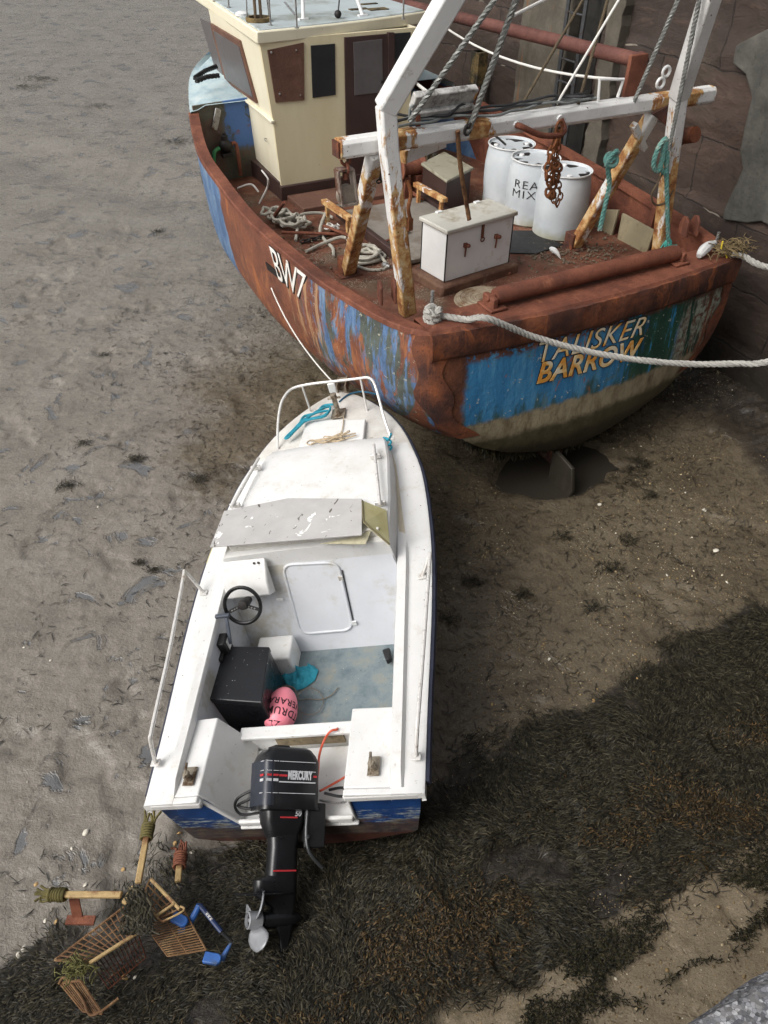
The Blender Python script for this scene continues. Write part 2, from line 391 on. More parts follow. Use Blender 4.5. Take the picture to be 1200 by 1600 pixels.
# ================================================================== sandstone harbour wall beyond the trawler
WX=3.05; WH=5.6
n=N('sandstone'); o=n.obj; x3=n.xyz(o)
nn=n.nd('ShaderNodeCombineXYZ'); n.ln(x3[1],nn.inputs[0]); n.ln(x3[2],nn.inputs[1]); uv=nn.outputs[0]
wob=n.nd('ShaderNodeVectorMath'); wob.operation='MULTIPLY_ADD'; n.ln(n.noise(1.7,3,col=True),wob.inputs[0]); wob.inputs[1].default_value=(.16,.16,0); n.ln(uv,wob.inputs[2])
br=n.nd('ShaderNodeTexBrick'); n.ln(wob.outputs[0],br.inputs['Vector']); br.offset=.5
br.inputs['Scale'].default_value=1; br.inputs['Mortar Size'].default_value=.012; br.inputs['Mortar Smooth'].default_value=.4; br.inputs['Bias'].default_value=0
br.inputs['Brick Width'].default_value=1.9; br.inputs['Row Height'].default_value=.78
br.inputs['Color1'].default_value=C(72,59,52); br.inputs['Color2'].default_value=C(54,46,42); br.inputs['Mortar'].default_value=C(42,37,34)
c=br.outputs['Color']; lay=n.noise(1.2,7,.74,v=n.sc(o,1,1,2.6),dist=.7); big=n.noise(.8,5,.6)
c=n.mix(n.ss(lay,.5,.66,0,.55),c,C(92,75,65)); c=n.mix(n.ss(lay,.46,.36,0,.5),c,C(54,44,38)); c=n.mix(n.ss(big,.5,.64,0,.55),c,C(66,59,51)); c=n.mix(n.ss(n.noise(5,5,.7),.6,.72,0,.6),c,C(44,38,34))
c=n.mix(n.ma('MULTIPLY',br.outputs['Fac'],n.ss(n.noise(1.3,3),.58,.64,0,1)),c,C(140,132,120))
wet=n.ss(n.ma('ADD',x3[2],n.ma('MULTIPLY',n.noise(1.2,4),1.2)),2.3,.9); c=n.mix(n.ma('MULTIPLY',wet,.85),c,C(36,33,27))
bh=n.ma('ADD',n.ma('MULTIPLY',br.outputs['Fac'],-.6),n.ma('ADD',n.ma('MULTIPLY',lay,.9),n.ma('MULTIPLY',n.noise(7,6,.7),.5)))
sand_m=n.fin(c,.75,0,bh,.7,.05,.35)
n=N('wall_concrete'); x3=n.xyz(n.obj)
c=n.ramp(n.noise(1.8,6,.7),[(.3,C(68,64,56)),(.5,C(86,81,72)),(.7,C(104,98,88))]); c=n.mix(n.ss(n.noise(1.5,4,.6,v=n.sc(n.obj,3,3,.5)),.52,.7,0,.6),c,C(70,64,52))
c=n.mix(n.ss(n.noise(1.1,3,v=n.sc(n.obj,4,4,.8)),.66,.72,0,.5),c,C(128,84,48)); c=n.mix(n.ss(n.noise(40,3),.62,.7,0,.5),c,C(60,54,46))
wet=n.ss(n.ma('ADD',x3[2],n.ma('MULTIPLY',n.noise(1.2,4),1.2)),2.4,1.0); c=n.mix(n.ma('MULTIPLY',wet,.85),c,C(40,37,30))
conc_m=n.fin(c,.85,0,n.noise(14,5,.7),.5,.03,.3)
n=N('grey_render'); c=n.ramp(n.noise(2.5,6,.7),[(.3,C(62,61,57)),(.5,C(80,79,74)),(.7,C(98,96,90))]); c=n.mix(n.ss(n.noise(12,5,.7),.58,.68,0,.6),c,C(50,48,44)); patch_m=n.fin(c,.85,0,n.noise(14,5,.7),.6,.03,.3)
wall=thing('harbour_wall','tall dark red sandstone harbour wall with grey concrete patches behind the rusty trawler','wall',T,(WX,0,0))
def wy(u,v,x=WX): q=T.x(u,v,x); return q[1],q[2]
LY=wy(905,150)[0]
# masonry as real blocks with uneven faces: one skin, with no recess cut behind the ladder
YE=13.6
ys=np.concatenate([np.arange(-9,12,.06),np.arange(12,YE,.3)]); zs=np.arange(-.4,WH+.01,.06)
rows=[]
for y in ys:
    r=[]
    for z in zs:
        k=math.floor(z/.78); off=.5 if k%2 else 0; b=math.floor(y/1.9+off)
        d=.05*(_TAB[(b*7+k*13)%256,(k*29+5)%256]-.5)
        fz=abs(z/.78-round(z/.78))*.78; fy=abs((y/1.9+off)-round(y/1.9+off))*1.9
        d+=.025*max(0,1-min(fz,fy)/.05)
        r.append(V3(d,y,z))
    rows.append(r)
P=np.array(rows); P[:,:,0]+=.07*(fbm(P[:,:,1]*1.1,P[:,:,2]*2.6,4)-.5)+.02*(fbm(P[:,:,1]*8,P[:,:,2]*14,2)-.5)
mb=MB(); mb.grid([list(r) for r in P],flip=True); mb.build('masonry',sand_m,wall,smooth=60)
mb=MB(); mb.obox((.35,-9,-.4),(1.2,0,0),(0,YE+9-.3,0),(0,0,WH+.4)); mb.build('wall_core',sand_m,wall,smooth=0)
mb=MB(); mb.obox((-.16,-9,WH),(2.4,0,0),(0,YE+9-.3,0),(0,0,.28)); mb.build('coping',conc_m,wall,bevel=.03)
# concrete pier left of the ladder, second pier right of it, thin render patch further right
def slab(y0,y1,z0,z1,th,ed,seed,mat,name):
    r=np.random.default_rng(seed); pts=[]
    for z in np.arange(z0,z1,.12): pts.append((y0+ed*r.normal(),z))
    for y in np.arange(y0,y1,.12)[1:]: pts.append((y,z1+ed*r.normal()))
    for z in np.arange(z1,z0,-.12): pts.append((y1+ed*r.normal(),z))
    mb=MB(); mb.prism([(.1,y,z) for y,z in pts],(-.1-th,0,0)); return mb.build(name,mat,wall,smooth=0,bevel=.012)
py0=wy(893,140)[0]; py1=wy(822,110)[0]
slab(py0,py1,-.3,WH,.20,.012,1,conc_m,'concrete_pier')
qy1=wy(948,90)[0]; slab(qy1-.32,qy1,-.3,WH,.14,.02,2,conc_m,'concrete_pier')
pt=[wy(u,v) for u,v in ((1157,70),(1205,45),(1330,40),(1360,200),(1330,420),(1196,344),(1176,347),(1136,342),(1138,326),(1152,296),(1168,262),(1163,236),(1170,200),(1182,150),(1172,115),(1152,98))]
mb=MB(); mb.prism([(.03,y,z) for y,z in pt],(-.115,0,0)); mb.build('render_patch',patch_m,wall,smooth=0,bevel=.02)
# dark gap post and a sawn timber fender
wood_m=plain('old_timber',C(126,106,66),.8,0,.45,5,.6,C(48,44,34),.9)
ty=wy(766,120)[0]
mb=MB(); mb.box((-.22,ty,1.9),(.22,.26,3.6)); o_=mb.build('timber_fender',wood_m,None,T,(WX,0,0)) if False else None
tf=MB(); tf.box((WX-.26,ty,1.75),(.2,.24,2.9)); tf.box((WX-.28,ty,2.95),(.18,.18,.5)); tf.box((WX-.37,ty,2.4),(.05,.3,.06)); tf.box((WX-.37,ty,1.2),(.05,.3,.06))
tag(tf.build('timber_fender',wood_m,None,T,(WX-.2,ty,0),bevel=.015),'weathered upright timber fender post against the dark harbour wall left of the concrete pier','fender post')
mb=MB(); mb.obox((-.035,min(LY-.27,LY+.27),-.3),(.2,0,0),(0,.54,0),(0,0,WH+.2)); n=N('wet_chase_shade'); mb.build('chase_shade_slab',n.fin(n.ramp(n.noise(4,5,.7),[(.3,C(26,25,23)),(.7,C(46,44,40))]),.6,0,n.noise(14,4),.5,.03),wall,smooth=0)  # flat wet slab, coloured near black to paint a recess's shade behind the ladder
# ladder
steel_d=plain('ladder_steel',C(72,74,76),.6,.4,.4,14,.3,C(60,42,30),.4)
lx=WX-.30; lb=thing('ladder','narrow steel ladder fixed to the harbour wall between two concrete piers','ladder',T,(lx,LY,0))
for sgn in (-1,1):
    mb=MB(); mb.box((0,sgn*.19,2.75),(.03,.065,5.4)); mb.build('stile',steel_d,lb,bevel=.004)
for k in range(18):
    mb=MB(); mb.tube([(0,-.17,.3+.29*k),(0,.17,.3+.29*k)],.014,8); mb.build('rung',steel_d,lb)
for z in (1.4,2.9,4.4):
    
    for s2 in (-1,1): mb=MB(); mb.box((.12,.215*s2,z),(.3,.02,.05)); mb.build('wall_bracket',steel_d,lb)
# ================================================================== trawler materials
def rust_nodes(n,a=C(122,74,52),b=C(88,50,36),d=C(58,36,28),hi=C(150,96,66)):
    f=n.noise(2.2,6,.68); c=n.ramp(f,[(.28,d),(.45,b),(.6,a),(.8,hi)])
    c=n.mix(n.ss(n.noise(26,4,.7),.55,.7,0,.55),c,d); c=n.mix(n.ss(n.noise(5,5,.7,v=n.sc(n.obj,1,1,.3),dist=.8),.56,.68,0,.55),c,hi); c=n.mix(n.ss(n.noise(3.3,5,.7),.6,.7,0,.5),c,d); return c
def rust_mat(name,**k):
    n=N(name); c=rust_nodes(n,**k)
    return n.fin(c,n.ramp(n.noise(12,4),[(.3,.62),(.7,.85)]),0,n.noise(34,5,.7),.45,.02,.3)
rust=rust_mat('rusty_steel',a=C(124,76,58),b=C(102,61,47),d=C(76,47,38),hi=C(146,96,72))
rust_dk=rust_mat('flaking_rust',a=C(116,70,50),b=C(78,50,42),d=C(40,34,36),hi=C(168,98,58))
brown_paint=rust_mat('brown_primer',a=C(112,82,68),b=C(100,72,60),d=C(86,60,50),hi=C(120,90,76))
choc=plain('chocolate_paint',C(62,44,40),.55,0,.2,5)
n=N('rusty_deck'); c=rust_nodes(n,a=C(118,76,57),b=C(98,60,45),d=C(66,44,35),hi=C(134,104,84))
c=n.mix(n.ss(n.noise(1.3,5,.65),.52,.66,0,.75),c,C(98,84,68)); vv=n.vor(95,out='Color'); vz=n.xyz(vv)
c=n.mix(n.ma('MULTIPLY',n.ss(vz[0],.80,.86),n.ss(n.noise(2.5,3),.5,.62)),c,C(150,138,122)); c=n.mix(n.ss(n.noise(17,4,.7),.6,.72,0,.7),c,C(52,40,34))
deck_m=n.fin(c,.7,0,n.ma('ADD',n.noise(30,4,.7),vz[0]),.5,.015,.35)
# white paint breaking out in rust; more of it low down
def white_rust(name,z0,z1,amt=.0,joints=()):
    n=N(name); x=n.xyz(n.obj); h=n.ss(x[2],z0,z1)
    for j in joints: h=n.ma('MAXIMUM',h,n.ss(n.ma('ABSOLUTE',n.ma('SUBTRACT',x[0],j)),.34,.02))
    f=n.noise(5.5,6,.7,v=n.sc(n.obj,1,1,.32)); m=n.ss(n.ma('ADD',f,n.ma('MULTIPLY',h,.30)),.70-amt,.76-amt)
    w=n.ramp(n.noise(3,5),[(.3,C(212,211,208)),(.7,C(236,236,234))]); w=n.mix(n.ss(n.noise(20,4,.7),.62,.7,0,.6),w,C(150,120,92))
    r=n.ramp(n.noise(8,5,.7),[(.28,C(104,64,42)),(.44,C(158,108,64)),(.56,C(192,156,104)),(.7,C(208,192,160))])
    c=n.mix(m,w,r); c=n.mix(n.ss(n.noise(24,3,.6),.67,.71),c,C(84,46,30))
    return n.fin(c,n.mix(m,(.4,.4,.4,1),(.8,.8,.8,1)),0,n.ma('ADD',m,n.noise(30,4)),.35,.012,.4)
gantry_m=white_rust('gantry_leg_paint',4.6,2.2,.05); beam_m=white_rust('gantry_beam_paint',-1,-3,.0,(-2.42,-1.75,-.9,1.55,1.95,2.45))
# hull side
YB=float(T.z(346,294,2.5)[1])
n=N('hull_side_paint'); o=n.obj; x,y,z=n.xyz(o)
str_=n.noise(7,5,.7,v=n.sc(o,.8,1,.16)); f=n.noise(3,6,.7)
rst=rust_nodes(n,a=C(128,78,56),b=C(110,68,52),d=C(84,54,44),hi=C(166,108,70)); rst=n.mix(n.ss(n.noise(6,5,.7,v=n.sc(o,.8,1,.10)),.56,.64,0,.6),rst,C(170,104,60)); rst=n.mix(n.ss(n.noise(4,6,.75),.62,.68,0,.6),rst,C(66,46,40))
blue=n.ramp(n.noise(5,5,.7,v=n.sc(o,1,1,.4)),[(.3,C(62,82,112)),(.5,C(84,112,148)),(.7,C(122,144,164))])
lblue=n.ramp(n.noise(4,5),[(.3,C(104,152,196)),(.7,C(150,190,220))])
grn=n.ramp(n.noise(6,5),[(.3,C(52,56,52)),(.7,C(92,100,92))])
qb=n.mix(n.ss(str_,.45,.53),grn,blue); qb=n.mix(n.ss(n.noise(2.4,6,.72,v=n.sc(o,1,1,.35),dist=.6),.50,.56),qb,rst); qb=n.mix(n.ss(n.noise(9,5,.7,v=n.sc(o,1,1,.12)),.58,.64,0,.75),qb,C(150,96,60)); qb=n.mix(n.ss(n.noise(14,5,.7),.62,.68,0,.8),qb,C(170,168,150))
ye=n.ma('ADD',y,n.ma('MULTIPLY',n.ma('SUBTRACT',str_,.5),1.3)); c=n.mix(n.ss(ye,1.75,2.1),qb,rst)
c=n.mix(n.ma('MULTIPLY',n.ma('MULTIPLY',n.ss(ye,1.2,1.5),n.ss(ye,2.4,2.1)),n.ss(n.noise(9,5,.7,v=n.sc(o,.6,1,.12)),.5,.6,0,.7)),c,C(172,138,104))
c=n.mix(n.ss(n.ma('ADD',y,n.ma('MULTIPLY',n.ma('SUBTRACT',f,.5),.25)),YB,YB+.07),c,blue); c=n.mix(n.ss(ye,6.9,7.2),c,lblue)
ze=n.ma('ADD',z,n.ma('ADD',n.ma('MULTIPLY',n.ma('SUBTRACT',f,.5),.35),n.ma('MULTIPLY',y,-.02)))
c=n.mix(n.ss(ze,1.02,.92),c,n.ramp(n.noise(8,5,.7),[(.35,C(88,66,48)),(.6,C(146,122,92)),(.75,C(112,84,58))])); c=n.mix(n.ss(ze,.72,.6),c,n.ramp(n.noise(12,5,.7),[(.3,C(34,30,22)),(.7,C(70,62,42))]))
sm_=n.ss(n.ma('PINGPONG',n.ma('ADD',y,n.ma('MULTIPLY',n.noise(2,2),.04)),.46),.02,.0); ht=n.ma('ADD',n.ma('ADD',n.noise(22,5,.7),n.ma('MULTIPLY',n.noise(1.4,3),1.6)),n.ma('MULTIPLY',sm_,.5))
hull_m=n.fin(c,n.ramp(f,[(.3,.45),(.7,.7)]),0,ht,.35,.03,.4)
# transom
n=N('transom_paint'); o=n.obj; x,y,z=n.xyz(o)
str_=n.noise(8,5,.7,v=n.sc(o,1,1,.13)); f=n.noise(4,6,.72); f2=n.noise(15,5,.7)
rst=rust_nodes(n,a=C(118,74,54),b=C(88,56,44),d=C(56,40,34),hi=C(146,92,60))
blue=n.ramp(str_,[(.25,C(36,96,140)),(.5,C(58,124,170)),(.75,C(98,158,192))])
grn=n.ramp(str_,[(.3,C(22,44,40)),(.55,C(34,74,60)),(.75,C(60,120,128))])
px=n.ma('ADD',x,n.ma('MULTIPLY',n.ma('SUBTRACT',str_,.5),1.6))
pan=n.mix(n.ss(px,.25,.6),blue,grn); pan=n.mix(n.ma('MULTIPLY',n.ss(str_,.56,.6),n.ss(px,.2,.5)),pan,C(40,120,166))
pan=n.mix(n.ss(n.ma('ADD',n.ma('MULTIPLY',z,-1),n.ma('MULTIPLY',n.noise(6,4,.7,v=n.sc(o,1,1,.25)),1.3)),-.72,-.42,0,.85),pan,C(54,78,62))
pan=n.mix(n.ss(f2,.63,.67,0,.9),pan,C(188,190,176)); pan=n.mix(n.ss(n.noise(2.6,6,.75,dist=.8),.56,.66,0,.7),pan,C(92,112,104)); pan=n.mix(n.ss(n.noise(5,5,.7,v=n.sc(o,1,1,.3),dist=1.2),.62,.66,0,.9),pan,C(156,92,50))
ed=n.ma('ADD',n.ma('ABSOLUTE',n.ma('SUBTRACT',x,0.0)),n.ma('MULTIPLY',n.ma('SUBTRACT',f,.5),.18))
c=n.mix(n.ss(ed,1.62,1.70),pan,rst); wb=n.ma('MULTIPLY',n.ss(n.ma('ADD',x,n.ma('MULTIPLY',n.ma('SUBTRACT',str_,.5),.5)),1.2,1.35),n.ss(str_,.44,.5)); c=n.mix(wb,c,n.ramp(f2,[(.4,C(88,56,46)),(.6,C(140,150,136))]))
ze=n.ma('ADD',z,n.ma('MULTIPLY',n.ma('SUBTRACT',f,.5),.22)); ze=n.ma('ADD',ze,n.ma('MULTIPLY',x,-.02))
low=n.ramp(n.noise(6,6,.75,v=n.sc(o,1,1,.35)),[(.28,C(74,62,48)),(.42,C(122,110,88)),(.58,C(152,142,118)),(.75,C(116,80,54))])
c=n.mix(n.ss(ze,1.24,1.17),c,low); c=n.mix(n.ss(ze,1.0,.9,0,.9),c,n.ramp(f2,[(.3,C(44,42,28)),(.6,C(72,68,46)),(.75,C(102,94,70))])); c=n.mix(n.ss(ze,.80,.62,0,.92),c,n.ramp(f2,[(.3,C(24,23,18)),(.7,C(60,54,40))]))
c=n.mix(n.ma('MULTIPLY',n.ss(ze,1.93,2.0),n.ss(f2,.42,.5)),c,rst)
transom_m=n.fin(c,n.ramp(f2,[(.3,.4),(.7,.7)]),0,n.ma('ADD',f2,n.ma('MULTIPLY',n.noise(1.6,3),1.5)),.4,.025,.4)
# wheelhouse cream, plus a darker copy with the aft wall's shade in its colour
def cream(name,c1,c2):
    n=N(name); f=n.noise(2.2,5,.6,v=n.sc(n.obj,1.5,1.5,.35)); c=n.ramp(f,[(.3,c1),(.7,c2)])
    c=n.mix(n.ss(n.noise(3,6,.7,v=n.sc(n.obj,3,3,.25)),.63,.74,0,.35),c,C(150,134,96)); c=n.mix(n.ss(n.noise(22,3,.7),.70,.74,0,.7),c,C(150,120,84))
    return n.fin(c,.42,0,n.noise(3,3),.12,.02,.4)
cream_m=cream('cream_paint',C(218,211,186),C(227,221,198)); cream_shade=cream('shaded_cream_paint',C(213,202,166),C(223,213,180))
roof_m=plain('pale_grey_roof_paint',C(172,182,184),.55,0,.1,2.5,.1,C(140,146,140),.5)
gl_dk=plain('dark_window_board',C(38,40,44),.35,0,.25,6,.05)
gl_gr=plain('dusty_grey_pane',C(92,88,88),.4,0,.2,4,.05)
steel=plain('bright_steel_tube',C(170,170,168),.3,.75,.2,20,.05,C(120,90,60),.3)
white_p=plain('white_paint',C(222,223,222),.4,0,.06,5,.06,C(150,138,120),.25)
black_r=plain('black_rubber',C(24,24,25),.55,0,.3,10,.1)
black_p=plain('outline_black_paint',C(26,22,20),.6,0,.2,20)
n=N('faded_gold_letters'); f=n.noise(4,4,.6); letter_m=n.fin(n.ramp(f,[(.42,C(222,212,190)),(.5,C(228,196,136)),(.58,C(214,150,66))]),.5,0,n.noise(40,3),.1,.01)
white_l=plain('white_letters',C(226,224,218),.5,0,.08,12,.05,C(170,130,96),.3)

# ================================================================== trawler hull
tr=thing('fishing_trawler','rusty stern fishing trawler with cream wheelhouse and white gantry lying beside the harbour wall','fishing boat',T,(0,0,0))
DZ=1.80
port=[((676,525),2.30),((633,516),2.30),((600,502),2.30),((560,480),2.30),((507,447),2.315),((478,425),2.335),((420,376),2.40),((383,341),2.46),((343,290),2.54),((308,232),2.68)]
PR=[T.z(*p,z) for p,z in port]; PR[0]=V3(-2.023,0,2.3)
PR+= [V3(-1.98,7.6,2.85),V3(-1.45,8.7,3.0),V3(-.75,9.5,3.1),V3(0,10.0,3.2)]
SR=[V3(2.023,0,2.3),V3(2.22,.5,2.3),V3(2.36,1.2,2.31),V3(2.42,2.4,2.38),V3(2.42,4.2,2.5),V3(2.3,6.2,2.66),V3(1.98,7.6,2.85),V3(1.45,8.7,3.0),V3(.75,9.5,3.1),V3(0,10.0,3.2)]
PRs=np.array(spl(PR,6)); SRs=np.array(spl(SR,6))
YS=np.concatenate([[0,.12,.3,.5,.75,1,1.3,1.7],np.arange(2.2,9.9,.4),[10.0]])
Q=np.array([1,.9,.8,.66,.52,.40,.30,.20,.11,.04,0]); FS=np.array([1,1.01,1.015,1.0,.955,.875,.78,.64,.45,.22,0]); FM=np.array([1,1.0,.99,.975,.95,.89,.77,.50,.26,.08,0])
Qf=np.linspace(1,0,25); fs_=lambda F:np.interp(Qf,Q[::-1],F[::-1])
def rail(side,y):
    R=PRs if side<0 else SRs; return np.interp(y,R[:,1],R[:,0]),np.interp(y,R[:,1],R[:,2])
def zkeel(y): return np.interp(y,[0,.8,2,8,9.3,10],[.38,.2,.08,.08,.7,2.0])
def tshift(q): return -.12*(1-q)
def section(side,y):
    xr,zr=rail(side,y); zb=zkeel(y); fm=np.interp(y,[0,2.5],[0,1]); F=fs_(FS)*(1-fm)+fs_(FM)*fm
    b=np.interp(y,[5.5,9.6],[0,1]); F=F*(1-b)+b*np.maximum(Qf,0)**.9
    sh=np.interp(y,[0,1.2],[1,0])
    return [V3(xr*F[i],y+sh*tshift(Qf[i]),zb+(zr-zb)*Qf[i]) for i in range(len(Qf))]
mb=MB(); PG=[section(-1,y) for y in YS]; SG=[section(1,y) for y in YS]
mb.grid(PG); mb.grid(SG,flip=True)
mb.build('hull',hull_m,tr,smooth=50)
_py=np.array([[p[1] for p in r] for r in PG]); _pz=np.array([[p[2] for p in r] for r in PG]); _px=np.array([[p[0] for p in r] for r in PG])
def hullx(y,z,out=.0):          # port skin
    xs=[]
    for r in range(len(YS)): xs.append(np.interp(z,_pz[r][::-1],_px[r][::-1]))
    return float(np.interp(y,YS,xs))-out
# transom: grid across, bulging slightly aft
def transom_pt(a,i,out=0.0):
    p,s=PG[0][i],SG[0][i]; q=p*(1-a)+s*a; q=q.copy(); w=abs(s[0]-p[0])
    q[1]-=.16*(1-(2*a-1)**2)*min(1,w/3)+out; return q
mb=MB(); mb.grid([[transom_pt(a,i) for a in np.linspace(0,1,33)] for i in range(len(Qf))]); mb.build('transom',transom_m,tr,smooth=50)
def transom_y(x,z):
    zs=[p[2] for p in PG[0]]; i=np.interp(z,zs[::-1],np.arange(len(zs))[::-1]); q=np.interp(i,np.arange(len(Qf)),Qf)
    w=np.interp(z,zs[::-1],[s[0]*2 for s in SG[0]][::-1]); a=(x/w)+.5 if w>.1 else .5
    return tshift(q)-.16*(1-(2*a-1)**2)*min(1,w/3)
# flaking rust band round the top of the stern, with welded corner straps
mb=MB(); rows=[]
for a in np.linspace(-.005,1.005,60):
    r=[]
    for (dz,out) in ((.03,.0),(.03,.045),(-.02,.06),(-.22,.05),(-.26,.028),(-.27,.0)):
        x=-2.04+4.08*a; z=2.3+dz; j=.030*(vn(np.array(a*55.),np.array(dz*40+3.))-.5)+.01*(vn(np.array(a*140.),np.array(dz*90.))-.5)
        r.append(V3(x,transom_y(np.clip(x,-2,2),min(z,2.3))-out-(j if out else 0),z+(j if dz<-.1 else 0)))
    rows.append(r)
mb.grid(rows,flip=True); mb.build('stern_band',rust_dk,tr,smooth=60)
for sd in (-1,1):
    mb=MB()
    rows=[]
    for i in range(0,17):
        p=(PG if sd<0 else SG)[0][i]; pr=(PG if sd<0 else SG)[1][i]
        d=nrm(pr-p); w=.17+.05*math.sin(i*.9); t=nrm(V3(-sd,0,0))
        rows.append([p+d*w*.9+V3(sd*.012,0,0), p+V3(sd*.014,-.012,0), p+V3(-sd*w,0,0)+V3(0,transom_y(p[0]-sd*w,p[2])-transom_y(p[0],p[2])-.016,0)])
    mb.grid(rows,flip=(sd>0)); mb.build('quarter_strap',rust_dk,tr,smooth=60)
# deck and bulwarks
def rl(side,ys): return [V3(rail(side,y)[0],y,rail(side,y)[1]) for y in ys]
yd=np.concatenate([[.12,.3,.6],np.arange(1,8.7,.5)])
mb=MB(); mb.grid([[V3(rail(-1,y)[0]+.09,y,DZ),V3((rail(-1,y)[0]+rail(1,y)[0])/2,y,DZ+.025),V3(rail(1,y)[0]-.09,y,DZ)] for y in yd]); mb.build('deck',deck_m,tr)
mb=MB()
for sd in (-1,1):
    mb.grid([[V3(rail(sd,y)[0]-sd*.09,y,DZ-.02),V3(rail(sd,y)[0]-sd*.07,y,rail(sd,y)[1])] for y in yd],flip=(sd<0))
mb.grid([[V3(-1.98,.10,DZ-.02),V3(-1.98,.10,2.3)],[V3(1.98,.10,DZ-.02),V3(1.98,.10,2.3)]],flip=True)
mb.build('bulwark',rust,tr)
def capstrip(mb,side,y0,y1,w=.15,h=.04,out=.022):
    rows=[]
    for y in np.arange(y0,y1,.2):
        x,z=rail(side,y); x2,_=rail(side,y+.05); 
        rows.append([V3(x+side*out,y,z-.02),V3(x+side*out,y,z+h-.012),V3(x+side*(out-.012),y,z+h),V3(x-side*(w-out),y,z+h),V3(x-side*(w-out),y,z-.03)])
    mb.grid(rows,flip=side>0); return mb
for sd in (-1,1): mb=MB(); capstrip(mb,sd,.0,6.75); mb.build('bulwark_cap',rust,tr,smooth=40)
mb=MB(); rows=[]
for a in np.linspace(0,1,24):
    x=-2.07+4.14*a; y0=transom_y(np.clip(x,-2,2),2.29)-.02; rows.append([V3(x,y0,2.33),V3(x,y0+.02,2.356),V3(x,.30,2.358),V3(x,.30,2.2)])
mb.grid(rows,flip=True); mb.build('stern_cap',rust,tr,smooth=40)
# stern roller
rz=2.47
p0=T.z(783,470,rz); p1=T.z(1076,405,rz); p1[1]=p0[1]=.16
mb=MB(); mb.tube([p0,p0+(p1-p0)*.02,p0+(p1-p0)*.98,p1],[.075,.088,.088,.08],20); mb.build('stern_roller',rust,tr)
for p,d in ((p0,-1),(p1,1)):
    mb=MB(); mb.box(p+V3(d*.05,0,-.045),(.06,.2,.13)); mb.box(p+V3(d*.02,0,-.095),(.2,.26,.03)); mb.tube([p,p+V3(d*.1,0,0)],.035,10); mb.build('roller_bracket',rust,tr,bevel=.01)
# fairlead horns on both quarters
def horn(c,name='fairlead_horn'):
    mb=MB()
    for k in (0,.16):
        pl=[(0,0,0),(.2,0,0),(.22,0,.12),(.17,0,.2),(.1,0,.22),(.03,0,.17)]
        mb.prism([c+V3(q[0]*.3+k*.9,q[0]*.9-k*.2,q[2]) for q in pl],(.03,-.01,0))
    return mb.build(name,rust,tr,bevel=.008)
c=T.z(594,478,2.36); horn(c); c2=T.z(1070,372,2.36); horn(c2)
# mooring post pins
for u,v in ((674,490),):
    c=T.z(u,v,2.35); mb=MB(); mb.tube([c-V3(0,0,.05),c+V3(0,0,.24)],.02,10); mb.build('mooring_pin',steel,tr); PIN=c
c=T.z(1115,392,2.35); mb=MB(); mb.tube([c-V3(0,0,.05),c+V3(0,0,.22)],.018,10); mb.build('mooring_pin',steel,tr); PIN2=c
# rudder
mb=MB(); q=T.y(886,735,-.35)
rx=q[0]; mb.prism([(rx,-.05,.40),(rx,-.42,.34),(rx,-.50,.05),(rx,-.42,-.2),(rx,-.05,-.2)],(.05,0,0)); mb.build('rudder',plain('slimy_rudder',C(50,45,36),.6,0,.4,9,.3,C(40,36,28),.6),tr,bevel=.012)
mb=MB(); mb.prism([(-.05,.1,.5),(-.05,.1,-.1),(-.05,7.5,-.08),(-.05,8.8,.3),(-.05,8,.3)],(.1,0,0)); mb.build('keel',rust_dk,tr)
# names
def tq(pts):                       # four photo points on the transom: bl, br, tl, tr
    q=[T.y(*p,-.16) for p in pts]
    def fn(a,b,h):
        x=(q[0][0]*(1-a)+q[1][0]*a)*(1-b)+(q[2][0]*(1-a)+q[3][0]*a)*b; z=(q[0][2]*(1-a)+q[1][2]*a)*(1-b)+(q[2][2]*(1-a)+q[3][2]*a)*b
        return V3(x,transom_y(x,z)-h,z)
    return fn
for txt,pts,of in (('TALISKER',((840,566),(1000,521),(843,535),(1011,492)),-.006),('BARROW',((836,598),(996,554),(841,566),(1003,525)),.02)):
    fn=tq(pts); ob,bx=mapped_text('name_lettering',txt,fn,letter_m,tr,offset=of,lift=.010,depth=.004,shear=.2,spacing=1.06)
    mapped_text('lettering_outline',txt,fn,black_p,ob,offset=of+.03,box=bx,lift=.004,depth=.004,shear=.2,spacing=1.06)
def hq(pts):
    y0=[]
    for p in pts:
        x=-2.7
        for _ in range(12):
            q=T.x(*p,x); x=hullx(q[1],q[2])
        y0.append(q)
    def fn(a,b,h):
        q=(y0[0]*(1-a)+y0[1]*a)*(1-b)+(y0[2]*(1-a)+y0[3]*a)*b
        return V3(hullx(q[1],q[2],h),q[1],q[2])
    return fn
fn=hq(((437,436),(474,470),(422,384),(480,430)))
ob,bx=mapped_text('number_lettering','BW7',fn,white_l,tr,offset=-.004,lift=.012,depth=.004,spacing=.92)
mapped_text('lettering_outline','BW7',fn,black_p,ob,offset=.03,box=bx,lift=.004,depth=.004,spacing=.92)
# freeing port in the side
q=[T.x(*p,-2.78) for p in ((402,412),(424,436),(426,448),(404,424))]
mb=MB(); mb.prism([V3(hullx(p[1],p[2],.012),p[1],p[2]) for p in q],(.03,0,0)); mb.build('freeing_port',black_p,tr)

